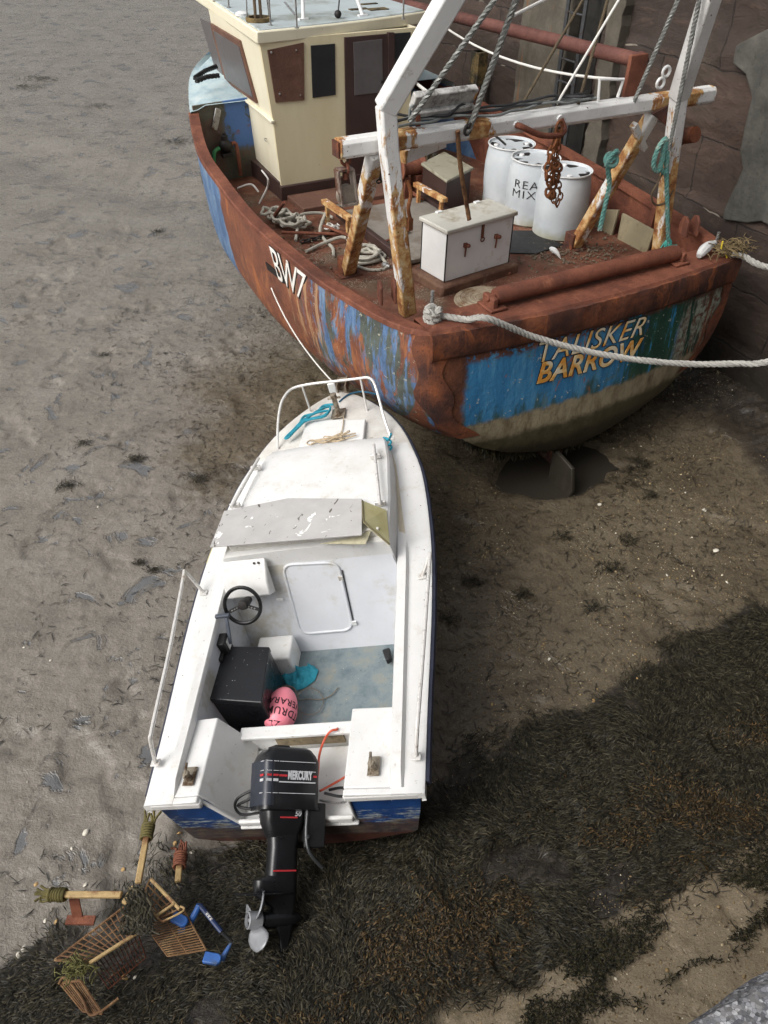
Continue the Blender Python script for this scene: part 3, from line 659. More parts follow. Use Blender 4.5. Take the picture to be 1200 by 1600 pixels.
# ================================================================== wheelhouse
AY=5.35
wh_bl=T.y(440,292,AY); wh_kn=T.y(427,190,AY); wh_tp=T.y(410,80,AY); XR=T.y(642,120,AY)[0]
RZ=T.y(403,71,AY-.08)[2]; Z0,ZK,ZT=wh_bl[2],wh_kn[2],RZ+.03
X0,XK,XT=wh_bl[0],wh_kn[0],wh_tp[0]-.03
YF=7.9
mb=MB()
def pr_(y,sgn,dx=0): # section points of the wheelhouse at y: bottom, knuckle, top
    if sgn<0: return [V3(X0+dx,y,Z0),V3(XK+dx,y,ZK),V3(XT+dx,y,ZT)]
    return [V3(XR,y,Z0),V3(XR,y,ZK),V3(XR+.08,y,ZT)]
fw=.16
a=pr_(AY,-1); f=pr_(YF,-1,fw); b=pr_(AY,1); g=pr_(YF,1,-fw)
mb.grid([a,f],flip=True); mb.grid([f,g],flip=True); mb.grid([g,b],flip=True)
mb.build('wheelhouse_side',cream_m,tr,smooth=20)
mb=MB(); mb.prism([V3(X0,AY,Z0),V3(XR,AY,Z0),V3(XR,AY,ZK),V3(XR+.08,AY,ZT),V3(XT,AY,ZT),V3(XK,AY,ZK)],(0,.05,0)); mb.build('wheelhouse_back',cream_shade,tr,smooth=20)
# ledge along the knuckle
mb=MB(); mb.bar(V3(XK-.015,AY-.02,ZK),V3(XK+fw-.015,YF,ZK),.06,.035); mb.build('knuckle_ledge',cream_m,tr,bevel=.008)
# aft face fittings
def panel(name,pts,mat,th=.02,par=tr,pl=AY,out=.0,bev=.004):
    q=[T.y(*p,pl) for p in pts]; mb=MB(); mb.prism([p-V3(0,out,0) for p in q],(0,-th,0)); return mb.build(name,mat,par,smooth=0,bevel=bev)
pl=panel('window_board',((417,78),(474,66),(475,156),(430,160)),brown_paint,.018,out=.004)
for u,v in ((424,82),(463,79),(437,147),(470,149)):
    q=T.y(u,v,AY-.022); mb=MB(); mb.sphere(q,.017,8,5); mb.build('bolt',steel,pl)
panel('window',((485,71),(523,68),(524,148),(488,153)),gl_dk,.012,out=.004)
panel('window',((613,52),(641,50),(641,130),(614,130)),gl_dk,.012,out=.004)
dr=panel('door',((537,58),(607,52),(607,262),(541,276)),choc,.03,out=.004)
panel('door_pane',((550,65),(595,60),(596,143),(552,148)),gl_gr,.01,dr,out=.037)
panel('door_jamb',((604,50),(614,50),(615,262),(606,264)),choc,.05,out=.002)
q=T.y(598,128,AY-.05); mb=MB(); mb.box(q,(.05,.03,.03)); mb.build('door_handle',black_p,dr)
# port side window and its frame
def sidepl(u,v):
    x=XT+.05
    for _ in range(8):
        q=T.x(u,v,x); k=(q[2]-ZK)/(ZT-ZK); x=XK+(XT-XK)*k+fw*(q[1]-AY)/(YF-AY)
    return q
def spanel(name,pts,mat,th,out=0.0,par=tr):
    q=[sidepl(*p)+V3(-out,0,0) for p in pts]; mb=MB(); mb.prism(q,(-th,0,0)); return mb.build(name,mat,par,smooth=0,bevel=.004)
sw=spanel('side_window',((332,36),(377,63),(404,161),(356,127)),brown_paint,.04,.003)
spanel('pane',((338,47),(378,72),(400,152),(358,124)),gl_gr,.008,.044,sw)
spanel('side_window',((314,28),(330,36),(352,125),(341,118)),gl_gr,.02,.003)
# hook and a wire loop on the side
q=V3(X0-.01,AY+.45,Z0+.55); mb=MB(); mb.tube(spl([q+V3(.02,0,0),q+V3(-.04,-.02,.01),q+V3(-.05,-.12,0)],4),.008,6); mb.build('hook',steel,tr)
# roof
ra=T.z(402,70,RZ); rb=T.z(668,36,RZ)
rl_=T.z(299,4,RZ+.0)
ro=[V3(ra[0],ra[1],0),V3((ra[0]+rb[0])/2,ra[1]-.07,0),V3(rb[0],rb[1],0),V3(rb[0]-.05,9.2,0),V3(rl_[0]+.05,9.2,0)]
ro=[V3(ra[0],ra[1],0)]+[V3(ra[0]+(rb[0]-ra[0])*t,ra[1]+(rb[1]-ra[1])*t-.10*math.sin(math.pi*t),0) for t in (.2,.4,.6,.8)]+[V3(rb[0],rb[1],0),V3(rb[0]-.12,9.0,0),V3(rl_[0]+.12,9.0,0)]
mb=MB(); mb.prism([p+V3(0,0,RZ) for p in ro],(0,0,.15)); mb.build('roof_fascia',cream_m,tr,smooth=30,bevel=.02)
cen=sum(ro)/len(ro); mb=MB(); mb.prism([cen+(p-cen)*.965+V3(0,0,RZ+.135) for p in ro],(0,0,.03)); rf=mb.build('roof',roof_m,tr,smooth=30,bevel=.012)
RT=RZ+.165
def R_(u,v,h=0): return T.z(u,v,RT+h)
# roof gear: tripod mast foot in a ring, rods, white frame, spotlight, vent plates
c=R_(404,33); mb=MB(); mb.lathe([(.17,0),(.17,.05),(.13,.05),(.13,.0)],20,c); mb.build('mast_ring',wood_m,tr)
for dx in (-.04,.04):
    mb=MB(); mb.tube([c+V3(dx,0,0),c+V3(dx*.7,.0,1.1)],.022,8); mb.build('mast_tube',plain('tarnished_brass_%d'%(dx>0),C(120,104,84),.5,.5),tr)
for dx,dy in ((-.16,0),(.17,.03)):
    mb=MB(); mb.tube([c+V3(dx,dy,0),c+V3(dx*.6,dy,1.1)],.008,6); mb.build('stay_rod',steel,tr)
for u,v in ((358,12),(423,40),(464,44),(630,30)):
    q=R_(u,v); mb=MB(); mb.tube([q,q+V3(0,0,.32)],.012,8); mb.lathe([(.03,0),(.03,.012)],10,q); mb.build('rail_stanchion',steel,tr)
f1,f2=R_(474,31),R_(567,25); t1,t2=f1+V3(.1,.22,.34),f2+V3(-.05,.22,.34)
mb=MB(); mb.tube(spl([f1,f1*.35+t1*.65,t1,t1*.5+t2*.5,t2,f2*.35+t2*.65,f2],4),.026,10); 
for f in (f1,f2): mb.box(f+V3(0,0,.01),(.14,.07,.02))
mb.build('roof_frame',white_p,tr)
q=R_(528,22,.05); mb=MB(); mb.sphere(q,.05,12,8); mb.tube([q,q+V3(.05,.05,.16)],.01,6); mb.build('lamp',black_p,tr)
for u,v,w,d in ((560,14,.28,.1),(590,14,.3,.16),(575,6,.3,.07)):
    q=R_(u,v,.006); mb=MB(); mb.box(q,(w,d,.012)); mb.build('deck_plate',wood_m,tr)
q=R_(378,24,.0); mb=MB(); mb.lathe([(.09,0),(.09,.03),(.05,.05),(.001,.05)],16,q); mb.build('vent_cap',white_p,tr)
mb=MB(); q=R_(445,4); mb.tube([q,R_(466,30)],.016,8); mb.build('roof_pipe',steel,tr)
q=[R_(*p) for p in ((332,2),(395,-6),(318,-26),(384,-36))]
mapped_text('roof_lettering','BW7',lambda a,b,h:(q[0]*(1-a)+q[1]*a)*(1-b)+(q[2]*(1-a)+q[3]*a)*b+V3(0,0,h),white_l,rf,offset=.02,lift=.002,depth=.003)
# brown casing step in front of the wheelhouse
SZ=Z0-.06
s0=T.z(428,318,SZ-.02); 
mb=MB(); mb.box(((X0+XR)/2,AY-.0,(DZ+Z0)/2+.0),(XR-X0+.06,.1,Z0-DZ+.03)); mb.box(((X0+XR)/2,(AY+YF)/2,DZ+.1),(XR-X0+.04,YF-AY-.1,.3)); mb.build('house_coaming',choc,tr,bevel=.01)
sx1=T.z(640,260,SZ)[0]
mb=MB(); mb.box(((X0+.05+1.2)/2,AY-.36,(DZ+SZ-.05)/2+.0),(1.15-X0,.60,SZ-.05-DZ)); mb.build('engine_step',brown_paint,tr,bevel=.015)
# raised whaleback forward with a blue painted aft face
BY=6.55
w0=T.y(301,166,BY); w1=T.y(372,158,BY); wz=w0[2]
mb=MB(); xr,zr=rail(-1,BY)
mb.prism([V3(xr+.05,BY,DZ),V3(X0+.1,BY,DZ),V3(X0+.1,BY,wz+.03),V3(w0[0],BY,wz)],(0,.04,0))
n=N('bulkhead_paint'); f=n.noise(3,6,.7,dist=.4); c=n.ramp(f,[(.3,C(58,62,52)),(.45,C(84,84,72)),(.6,C(96,72,62)),(.8,C(110,112,100))]); x,y,z=n.xyz(n.obj)
c=n.mix(n.ma('MULTIPLY',n.ma('MULTIPLY',n.ss(n.ma('ADD',x,n.ma('MULTIPLY',f,.5)),-1.58,-1.5),n.ss(n.ma('ADD',z,n.ma('MULTIPLY',f,.5)),2.45,2.55)),n.ss(f,.34,.42)),c,C(70,106,160)); c=n.mix(n.ss(n.noise(2.8,4),.6,.66,0,.7),c,C(112,66,50))
bulk_m=n.fin(c,.55,0,n.noise(20,4),.3,.02); mb.build('whaleback_bulkhead',bulk_m,tr)
n=N('whaleback_paint'); c=n.ramp(n.noise(3,5,.7),[(.3,C(138,164,174)),(.5,C(172,190,194)),(.75,C(198,206,204))]); c=n.mix(n.ss(n.noise(9,5,.7),.62,.7,0,.7),c,C(110,104,92)); whale_m=n.fin(c,.5,0,n.noise(12,4),.2,.02)
ys_=np.linspace(BY-.03,9.95,24); rows=[];rb_=[]
for y in ys_:
    k=(y-BY)/(10-BY); h=wz+.06*min(1,k*3)+.10*k; row=[]
    for sd in (-1,1):
        x,z=rail(sd,y); xo=abs(x)*.96
        seg=[V3(x*1.0,y,z),V3(x*.995,y,z*.5+h*.5),V3(sd*xo*.985,y,h-.05),V3(sd*xo*.93,y,h)]
        row+= seg if sd<0 else seg[::-1]
    rows.append(row)
mb=MB(); mb.grid(rows,flip=False); mb.grid([r[:3] for r in rows],flip=False) if False else None
mb.build('whaleback',whale_m,tr,smooth=50)
# port bow side strake of light blue above the rust rail
mb=MB(); 
for a,b in zip(ys_[:-1],ys_[1:]): pass
# fender rope lying over the whaleback
q0=T.z(304,122,wz+.28); q1=T.z(338,104,wz+.3); q2=T.z(306,127,wz+.28); q3=T.z(342,118,wz+.3)
mb=MB(); mb.rope([q0,(q0+q1)/2+V3(0,0,.02),q1],.035); mb.rope([q2,(q2+q3)/2+V3(0,0,.02),q3],.035)
tag(mb.build('rope',black_r,None,T,q0),'thick black rope doubled over the pale blue bow casing left of the wheelhouse','rope')
# deck pump with green hose on the bulkhead
pq=T.y(352,228,BY-.1); pb=MB(); pb.sphere(pq,.10,14,10,sc=(1,.8,1)); pb.lathe([(.05,0),(.05,.07),(.03,.07),(.03,.11)],12,pq+V3(0,0,.08)); pb.box(pq+V3(0,-.02,-.12),(.16,.12,.05))
pp=pb.build('pump',black_p,tr,bevel=.004); 
mb=MB(); mb.tube(spl([pq+V3(-.1,0,-.02),pq+V3(-.19,-.03,-.06),pq+V3(-.22,-.04,-.2)],6),.03,10); mb.build('green_hose',plain('green_hose',C(52,128,78),.4),pp)
mb=MB(); mb.tube(spl([pq+V3(.1,0,.02),pq+V3(.17,0,.0),pq+V3(.18,-.02,-.2),pq+V3(.19,-.02,-.45)],5),.03,10); mb.build('copper_pipe',rust,pp)
q=T.y(338,186,BY-.03); mb=MB(); mb.bar(q+V3(-.05,0,-.14),q+V3(.05,0,.14),.09,.03,up=(0,1,0)); mb.build('cleat_plate',steel,tr,bevel=.006)
# grey hatch ramp amidships with brown coaming
hz=DZ+.10
h=[T.z(*p,hz) for p in ((612,395),(552,335),(640,300),(672,405))]
hx0=h[0][0]+.0; 
hx0=(h[0][0]+h[1][0])/2; hy0,hy1=2.45,4.35; hx1=.35
concd=plain('worn_grey_hatch',C(128,122,114),.8,0,.25,3,.3,C(104,92,80),.6)
mb=MB(); mb.box(((hx0+hx1)/2,(hy0+hy1)/2,hz-.03),(hx1-hx0,hy1-hy0,.06)); mb.build('hatch_cover',concd,tr,bevel=.01)
mb=MB(); mb.box((hx0-.045,(hy0+hy1)/2,hz-.04),(.08,hy1-hy0+.1,.18)); mb.box((hx1+.045,(hy0+hy1)/2,hz-.04),(.08,hy1-hy0+.1,.18)); mb.build('hatch_coaming',choc,tr,bevel=.012)
# oval manhole lid
oc=T.z(757,466,DZ+.03); mb=MB(); mb.lathe([(.0005,.012),(.30,.012),(.31,.0),(.34,.0),(.35,-.03)],36,oc,sx=1.08,sy=.95,cap=False)
for r in (.1,.16,.22,.27): mb.lathe([(r,.012),(r+.008,.018),(r+.016,.012)],36,oc,sx=1.08,sy=.95,cap=False)
mb.build('manhole_lid',plain('worn_alloy_lid',C(168,154,132),.6,.1,.2,6,.2,C(120,92,66),.6),tr,smooth=40)
mb=MB(); mb.tube([oc+V3(-.02,-.1,.03),oc+V3(.2,.1,.035)],.012,6); mb.build('lid_handle',black_p,tr)
# rusty fittings beside the hatch: two channel bars on posts
for (u,v) in ((527,328),(672,300)):
    c=T.z(u,v,DZ+.33); mb=MB(); a=c+V3(-.02,.38,0); b=c+V3(.02,-.38,0)
    mb.bar(a,b,.09,.06); mb.bar(V3(a[0],a[1]-.1,DZ),V3(a[0],a[1]-.1,c[2]),.05,.05,up=(0,1,0)); mb.bar(V3(b[0],b[1]+.1,DZ),V3(b[0],b[1]+.1,c[2]),.05,.05,up=(0,1,0))
    mb.build('channel_bar',gantry_m,tr,bevel=.006)
# ================================================================== gantry
GY=1.25
b0=T.y(527,230,GY); b1=T.y(1110,149,GY); bz=(b0[2]+b1[2])/2; b0[2]=b1[2]=bz
prof=[(.11,.07),(.07,.115),(-.07,.115),(-.11,.07),(-.11,-.07),(-.07,-.115),(.07,-.115),(.11,-.07)]
mb=MB(); mb.prism([V3(b0[0],GY+p[0]*.76,bz+p[1]*.76) for p in prof],(b1[0]-b0[0],0,0)); beam=mb.build('gantry_beam',beam_m,tr,bevel=.008)
for p in (b0,): mb=MB(); mb.box(p+V3(-.012,0,0),(.02,.14,.14)); mb.build('beam_end_plate',rust_dk,beam)
fp=V3(*T.y(637,488,1.08)); lp=[fp,T.y(608,238,1.06),T.y(603,168,1.05),T.y(703,-3,.72)]
def leg(pts,w,h,name='gantry_leg',m=gantry_m):
    mb=MB()
    for a,b in zip(pts[:-1],pts[1:]):
        d=nrm(b-a); mb.bar(a-d*.02,b+d*.02,w,h,up=(0,1,0))
    return mb.build(name,m,tr,bevel=.02)
ext=lambda a,b,l: b+nrm(b-a)*l
lp.append(ext(lp[2],lp[3],1.4)); lp.pop(3)
leg(lp[:3],.16,.15); leg([lp[2],lp[3]],.19,.17,'gantry_mast',white_p)
sp=[T.y(1029,402,1.06),T.y(1046,262,1.05),T.y(1061,150,1.04)]; st_=T.y(1109,-2,.72)
leg(sp,.15,.15); leg([sp[2],ext(sp[2],st_,1.4)],.18,.17,'gantry_mast',gantry_m)
fa=T.y(586,240,GY); fb=T.z(543,428,DZ); leg([fb,fa],.15,.13); ga=T.y(1020,178,GY); gb=T.z(895,388,DZ); leg([gb,ga],.15,.13)
for f in (fb,gb): mb=MB(); mb.box(f+V3(0,0,.015),(.3,.28,.03)); mb.box(f+V3(0,0,.12),(.2,.17,.2)); mb.build('leg_foot',rust_dk,tr,bevel=.01)
mb=MB(); mb.bar(T.y(990,195,GY),T.y(1006,232,GY+.12),.07,.07,up=(0,1,0)); mb.build('knee_brace',gantry_m,tr)
mb=MB(); a=T.y(1027,182,1.1); mb.prism([T.y(*p,1.12) for p in ((1020,178),(1056,160),(1052,205))],(0,.03,0)); mb.build('gusset',rust_dk,tr)
mb=MB(); mb.prism([T.y(*p,1.13) for p in ((596,240),(612,206),(614,262))],(0,.03,0)); mb.build('gusset',rust_dk,tr)
mb=MB(); mb.bar(T.y(628,245,GY+.15),T.y(692,219,GY+.3),.12,.1,up=(0,1,0)); mb.build('knee_brace',beam_m,tr)
mb=MB(); q=T.y(975,120,GY+.0); mb.box(V3(q[0]+.2,GY+.05,bz+.28),(.24,.05,.42)); mb.build('block_bracket',rust,tr,bevel=.01)
# pierced lug plates on the starboard mast
for u,v in ((1041,112),(1032,130)):
    q=T.y(u,v,1.0); mb=MB(); mb.tube([q+V3(.05*math.cos(t),0,.05*math.sin(t)) for t in np.linspace(0,2*math.pi,13)[:-1]],.016,8,closed=True); mb.build('lug_eye',white_p,tr)
q=T.y(1072,212,1.2); mb=MB(); mb.lathe([(.1,-.14),(.105,-.1),(.09,-.05),(.09,.14),(.03,.14)],18,q,rotx(70)); mb.build('sheave_drum',rust_dk,tr)
# curved hook bar under the beam
hb=[T.y(808,196,GY-.1),T.y(815,198,GY-.16),T.y(845,211,GY-.2),T.y(872,211,GY-.2),T.y(882,203,GY-.16),T.y(876,186,GY-.1)]
mb=MB(); mb.tube(spl(hb,6),.03,10); mb.build('hook_bar',rust,tr)
for p in (hb[0],hb[-1]): mb=MB(); mb.tube([p+V3(0,.1,.02),p],.038,10); mb.build('hook_socket',white_p,tr)
# small white tubular frame and rust stub on the beam
q=[T.y(*p,GY) for p in ((934,168),(937,124),(974,124),(965,152))]; mb=MB(); mb.tube(q,.018,8); mb.build('beam_loop',beam_m,tr)
# floodlight on the beam
fl=[T.y(*p,GY+.02) for p in ((644,160),(742,146))]
mb=MB(); c=(fl[0]+fl[1])/2+V3(0,0,.0); Lf=np.linalg.norm(fl[1]-fl[0]); Rf=rotx(28)
mb.box(c,(Lf,.08,.17),Rf); mb.box(c+Rf@V3(0,-.05,-.09),(Lf*.96,.07,.06),Rf)
n=N('weathered_lamp_housing'); cc=n.ramp(n.noise(7,6,.75),[(.35,C(96,92,88)),(.5,C(176,174,170)),(.7,C(212,210,206))]); cc=n.mix(n.ss(n.noise(5,3),.66,.7),cc,C(190,140,70)); hous=n.fin(cc,.6,0,n.noise(30,4),.3,.01)
fx=mb.build('floodlight',hous,tr,bevel=.012)
for u,v in ((654,178),(746,165)):
    q=T.y(u,v,GY-.02); mb=MB(); mb.bar(V3(q[0],q[1],bz+.1),V3(q[0],q[1]+.03,q[2]+.16),.045,.02,up=(0,1,0)); mb.build('lamp_bracket',rust,fx)
# cables lying along the beam
cab=plain('grey_cable',C(120,124,122),.6,0,.2,9); cabd=plain('dark_cable',C(44,44,46),.6,0,.2,9)
for k,(z_,dy) in enumerate(((.13,-.04),(.15,0),(.13,.05),(.17,.03))):
    r=np.random.default_rng(k); xs=np.linspace(b0[0]+.62,b0[0]+3.0,14)
    mb=MB(); mb.tube(spl([V3(x,GY+dy+.035*r.normal(),bz+z_+abs(.02*r.normal())) for x in xs],4),.013,6); mb.build('beam_cable',cabd if k%2 else cab,beam)
mb=MB(); q=T.y(648,178,GY-.02); mb.tube(spl([T.y(*p,GY) for p in ((650,160),(640,172),(644,190),(662,186),(700,184),(722,180),(742,190),(776,214),(790,226))],5),.012,6); mb.build('beam_cable',cab,beam)
# derrick pole down the starboard side
PX=2.15
p0=T.x(640,9,PX); p1=T.x(1000,95,PX); mb=MB(); mb.tube([p0+(p0-p1)*.25,p1],.085,16); mb.sphere(p1,.105,14,8); mb.build('derrick_pole',rust_mat('mauve_rust',a=C(104,68,60),b=C(88,56,50),d=C(66,44,42),hi=C(126,84,70)),tr)
mb=MB(); q=T.x(1003,142,PX); mb.bar(V3(PX+.02,p1[1]+.02,p1[2]-.62),V3(PX+.02,p1[1]+.02,p1[2]-.05),.12,.05,up=(0,1,0)); mb.build('pole_crutch',rust,tr)
# starboard bulwark stringers and pale boards
for y in (1.6,2.7,3.9):
    mb=MB(); x=rail(1,y)[0]-.1; mb.bar(V3(x-.03,y,DZ),V3(x,y,2.34),.08,.07,up=(0,1,0)); mb.build('bulwark_stay',rust,tr,bevel=.008)
# ================================================================== loose gear on the trawler
def torus(mb,c,R,r,Rt=np.eye(3),sx=1.0,n=14,m=7): mb.tube([c+Rt@V3(R*sx*math.cos(t),R*math.sin(t),0) for t in np.linspace(0,2*math.pi,n+1)[:-1]],r,m,closed=True)
# white deck box on its plinth
zb_=DZ+.14
A_=T.z(694,441,zb_); L_=T.z(656,420,zb_); R_2=T.z(794,410,zb_)
eR=R_2-A_; eR[2]=0; eL=V3(-eR[1],eR[0],0); eL=eL/np.linalg.norm(eL)*max(.42,np.dot(L_-A_,eL/np.linalg.norm(eL)))
hb=T.zat(A_,366)-zb_
uR,uL=nrm(eR),nrm(eL); lR,lL=np.linalg.norm(eR),np.linalg.norm(eL)
print('deckbox',lR,lL,hb)
chest_m=plain('white_box_paint',C(222,222,220),.5,0,.05,4,.08,C(176,160,140),.2); lid_m=plain('grimy_box_lid',C(196,194,184),.5,0,.12,3,.1,C(140,128,104),.55)
cbx=A_+(eR+eL)/2
db=thing('deck_box','white wooden deck box with grey lid and rusty clasps standing on the trawler deck','deck box',T,cbx)
rel=lambda p: np.asarray(p,float)-cbx
mb=MB(); mb.obox(rel(A_),eR,eL,(0,0,hb)); mb.build('box_body',chest_m,db,bevel=.006)
for p in (A_,A_+eR,A_+eL): mb=MB(); mb.obox(rel(p)-uR*.006-uL*.006,uR*.012,uL*.012,(0,0,hb-.002)); mb.build('edge_seam',black_p,db)
mb=MB(); mb.obox(rel(A_)-uR*.035-uL*.035+V3(0,0,hb+.008),uR*(lR+.07),uL*(lL+.07),(0,0,.05)); lid=mb.build('box_lid',lid_m,db,bevel=.012)
for k in (.2,.78): mb=MB(); mb.obox(rel(A_)+uR*lR*k+uL*(lL-.02)+V3(0,0,hb+.058),uR*.08,uL*.05,(0,0,.012)); mb.build('hinge',white_p,lid)
for k in (.27,.74):
    q=rel(A_)+uR*lR*k+V3(0,0,hb*.68)-uL*.02; mb=MB(); mb.box(q,(.05,.04,.05)); mb.sphere(q-uL*.03+uR*.02,.025,8,6); mb.bar(q-uL*.01,q+V3(0,0,-.14),.02,.012,up=tuple(uL)); mb.build('clasp',rust,db,bevel=.004)
q=rel(A_)+uR*lR*.52+V3(0,0,hb-.02)-uL*.012; mb=MB(); mb.bar(q+V3(0,0,.03),q-V3(0,0,.14),.035,.012,up=tuple(uL)); torus(mb,q-V3(0,0,.15)-uL*.01,.025,.007,rotx(90)); mb.build('hasp',rust,db)
mb=MB(); mb.obox(A_-uR*.1-uL*.1-V3(0,0,.14),uR*(lR+.2),uL*(lL+.2),(0,0,.135)); mb.build('box_plinth',rust_mat('stained_plinth',a=C(120,92,74),b=C(98,70,56),d=C(70,50,42),hi=C(150,130,108)),tr,bevel=.03)
# three white drums
br_=T.z(868,379,DZ+.01); dpt=(T.w(br_)-CC)@CF; rad=.5*80*dpt/FPX
fw_=T.l(T.w(br_)); vdir=nrm(T.R.T@(T.w(br_)-CC)*V3(1,1,0)); bc=br_+vdir*rad; bc[2]=DZ+.012
Hb=T.zat(bc,264)-bc[2]; print('drum',rad,Hb)
n=N('white_plastic_drum'); x,y,z=n.xyz(n.obj); c=n.ramp(n.noise(3,5),[(.3,C(176,182,186)),(.7,C(196,201,204))]); c=n.mix(n.ss(n.ma('ADD',z,n.ma('MULTIPLY',n.noise(5,5),.3)),.34,.12,0,.8),c,C(150,146,116)); drum_m=n.fin(c,.42,0,n.noise(3,2),.05,.02)
cs_=[bc]
for u,v in ((838,245),(800,223)): q=T.z(u,v,bc[2]+Hb); q[2]=bc[2]; cs_.append(q)
labs=('nearest white plastic drum with stained foot beside the hanging chain on the trawler deck','white plastic drum hand lettered in black between the two other drums','farthest white plastic drum standing left of the lettered drum')
tube0=None
for k,(c,lb_) in enumerate(zip(cs_,labs)):
    if k==0:
        d=thing('plastic_drum',lb_,'drum',T,c,'white drums on the trawler deck')
        mb=MB(); pr=[(.93,0),(1.0,.03),(1.0,.05),(.99,.2),(1.02,.33),(1.03,.5),(1.02,.66),(.98,.82),(.93,.93),(.90,.97),(.965,.98),(.975,1.0),(.93,1.0),(.90,.965),(.2,.96)]
        mb.lathe([(r*rad,h*Hb) for r,h in pr],36); mb.build('drum_shell',drum_m,d,smooth=40)
        mb=MB(); mb.lathe([(rad*.93,Hb*1.0),(rad*.975,Hb*1.003),(rad*.98,Hb*.985)],36,cap=False); mb.build('drum_rim',white_p,d)
        mb=MB()
        for a0,a1 in ((20,70),(95,150),(170,250),(275,330)):
            aa=np.radians(np.linspace(a0,a1,8)); mb.prism([V3(rad*.86*math.cos(a),rad*.86*math.sin(a),Hb*.961) for a in aa]+[V3(rad*(.62+.14*math.sin(7*a))*math.cos(a),rad*(.62+.14*math.sin(7*a))*math.sin(a),Hb*.961) for a in aa[::-1]],(0,0,.004))
        mb.build('lid_marking',black_p,d)
        for a in (60,240): mb=MB(); mb.lathe([(.035,0),(.035,.02),(.03,.025),(.001,.025)],14,(rad*.66*math.cos(math.radians(a)),rad*.66*math.sin(math.radians(a)),Hb*.963)); mb.build('bung',white_p,d)
        d0=d; kids=list(d.children)
    else:
        d=d0.copy(); COL.objects.link(d); d.matrix_world=T.mat(c)@Matrix.Rotation(.9*k,4,'Z'); d['label']=lb_
        for ch in kids: e=ch.copy(); COL.objects.link(e); e.parent=d
        if k==1:
            a0=math.atan2(*( -vdir[[1,0]]))-.9; 
            for txt,zz,w,off in (('REA',.62,.95,-.68),('MIX',.47,.95,-.74)):
                def fn(a,b,h,zz=zz,w=w,off=off):
                    an=a0+off+w*a; r=rad*1.035+h; return V3(r*math.cos(an),r*math.sin(an),Hb*(zz+.12*b))
                mapped_text('drum_lettering',txt,fn,black_p,d,offset=-.012,lift=.001,depth=.002,spacing=1.15)
# lidded crate by the wheelhouse
cz=T.z(698,300,DZ)
lidp=[T.z(*p,DZ+.50) for p in ((658,256),(694,238),(740,263),(698,284))]
c0=sum(lidp)/4; cb=thing('storage_crate','brown crate with pale grey lid behind the white deck box near the wheelhouse door','crate',T,V3(c0[0],c0[1],DZ))
mb=MB(); o_=V3(c0[0],c0[1],DZ); cl=[c0+(p-c0)*.92 for p in lidp]; mb.prism([V3(p[0]-o_[0],p[1]-o_[1],.012) for p in cl],(0,0,.46)); mb.build('crate_body',choc,cb,bevel=.01)
mb=MB(); mb.prism([p-o_-V3(0,0,.025) for p in lidp],(0,0,.04)); mb.build('crate_lid',plain('grey_crate_lid',C(150,146,128),.6,0,.15,5,.1,C(110,102,84),.6),cb,bevel=.01)
# small winch drum and posts
q=T.z(642,262,DZ+.42); mb=MB(); mb.lathe([(.16,-.2),(.16,-.17),(.1,-.15),(.1,.15),(.16,.17),(.16,.2)],18,q,roty(90)@rotx(0)); mb.box((q[0]-.1,q[1],DZ+.15),(.1,.2,.34)); mb.box((q[0]+.1,q[1],DZ+.15),(.1,.2,.34)); mb.build('winch',rust,tr,bevel=.008)
for u,v in ((668,282),(677,286)): q=T.z(u,v,DZ); mb=MB(); mb.box(q+V3(0,0,.22),(.07,.07,.44)); mb.build('deck_post',wood_m,tr,bevel=.008)
# pale boards leaning on the starboard bulwark
board_m=plain('pale_ply_board',C(148,138,112),.8,0,.18,3,.3,C(96,82,60),.6)
for pts,lb_ in ((((933,327),(967,328),(953,397),(918,381)),'narrow pale board leaning inside the trawler bulwark just behind the slanting gantry leg'),(((973,333),(1023,360),(1012,402),(966,386)),'wide stained pale board leaning inside the trawler bulwark near the upright gantry leg')):
    q=[T.x(*p,2.17) for p in pts]; 
    for p in q: p[0]=2.17-.10*(2.25-p[2])
    base=sum(q)/4; base[2]=min(p[2] for p in q); mb=MB(); mb.prism(q,(.035,0,0)); tag(mb.build('board',board_m,None,T,base,smooth=0,bevel=.006),lb_,'board','boards along the starboard bulwark')
# black mat
q=[T.z(*p,DZ+.02) for p in ((800,362),(832,362),(880,384),(838,398),(795,397))]; mb=MB(); mb.prism(q,(0,0,.02)); tag(mb.build('rubber_mat',black_r,None,T,q[0],bevel=.006),'flat black rubber mat on the rusty deck in front of the white drums','mat')
# weathered light hook ring: hanging chain and tackle
def chain(mb,pts,link=.045,r=.009,w=.6):
    P=[np.asarray(p,float) for p in pts]; L=[0]
    for a,b in zip(P[:-1],P[1:]): L.append(L[-1]+np.linalg.norm(b-a))
    X=np.array(P); N_=max(2,int(L[-1]/(link*1.45)))
    for i in range(N_):
        l=(i+.5)/N_*L[-1]; c=np.array([np.interp(l,L,X[:,j]) for j in range(3)]); d=nrm(np.array([np.interp(l+.01,L,X[:,j])-np.interp(l-.01,L,X[:,j]) for j in range(3)]))
        u=nrm(np.cross(d,V3(.3,.9,.2))); v=np.cross(d,u)
        if i%2: u=v
        mb.tube([c+d*link*math.cos(t)+u*link*w*math.sin(t) for t in np.linspace(0,2*math.pi,11)[:-1]],r,6,closed=True)
cy=GY-.2; top=T.y(873,205,cy); bot=T.y(870,322,cy)
mb=MB()
chain(mb,[top,top+V3(-.03,.0,-.3),bot+V3(-.05,0,.05),bot]); chain(mb,[top+V3(.02,0,0),top+V3(.05,.02,-.35),bot+V3(.03,0,.1),bot+V3(.0,0,.0)]); chain(mb,[top,top+V3(-.09,-.02,-.2),top+V3(-.10,-.02,-.42),top+V3(-.02,0,-.5)],.05,.012)
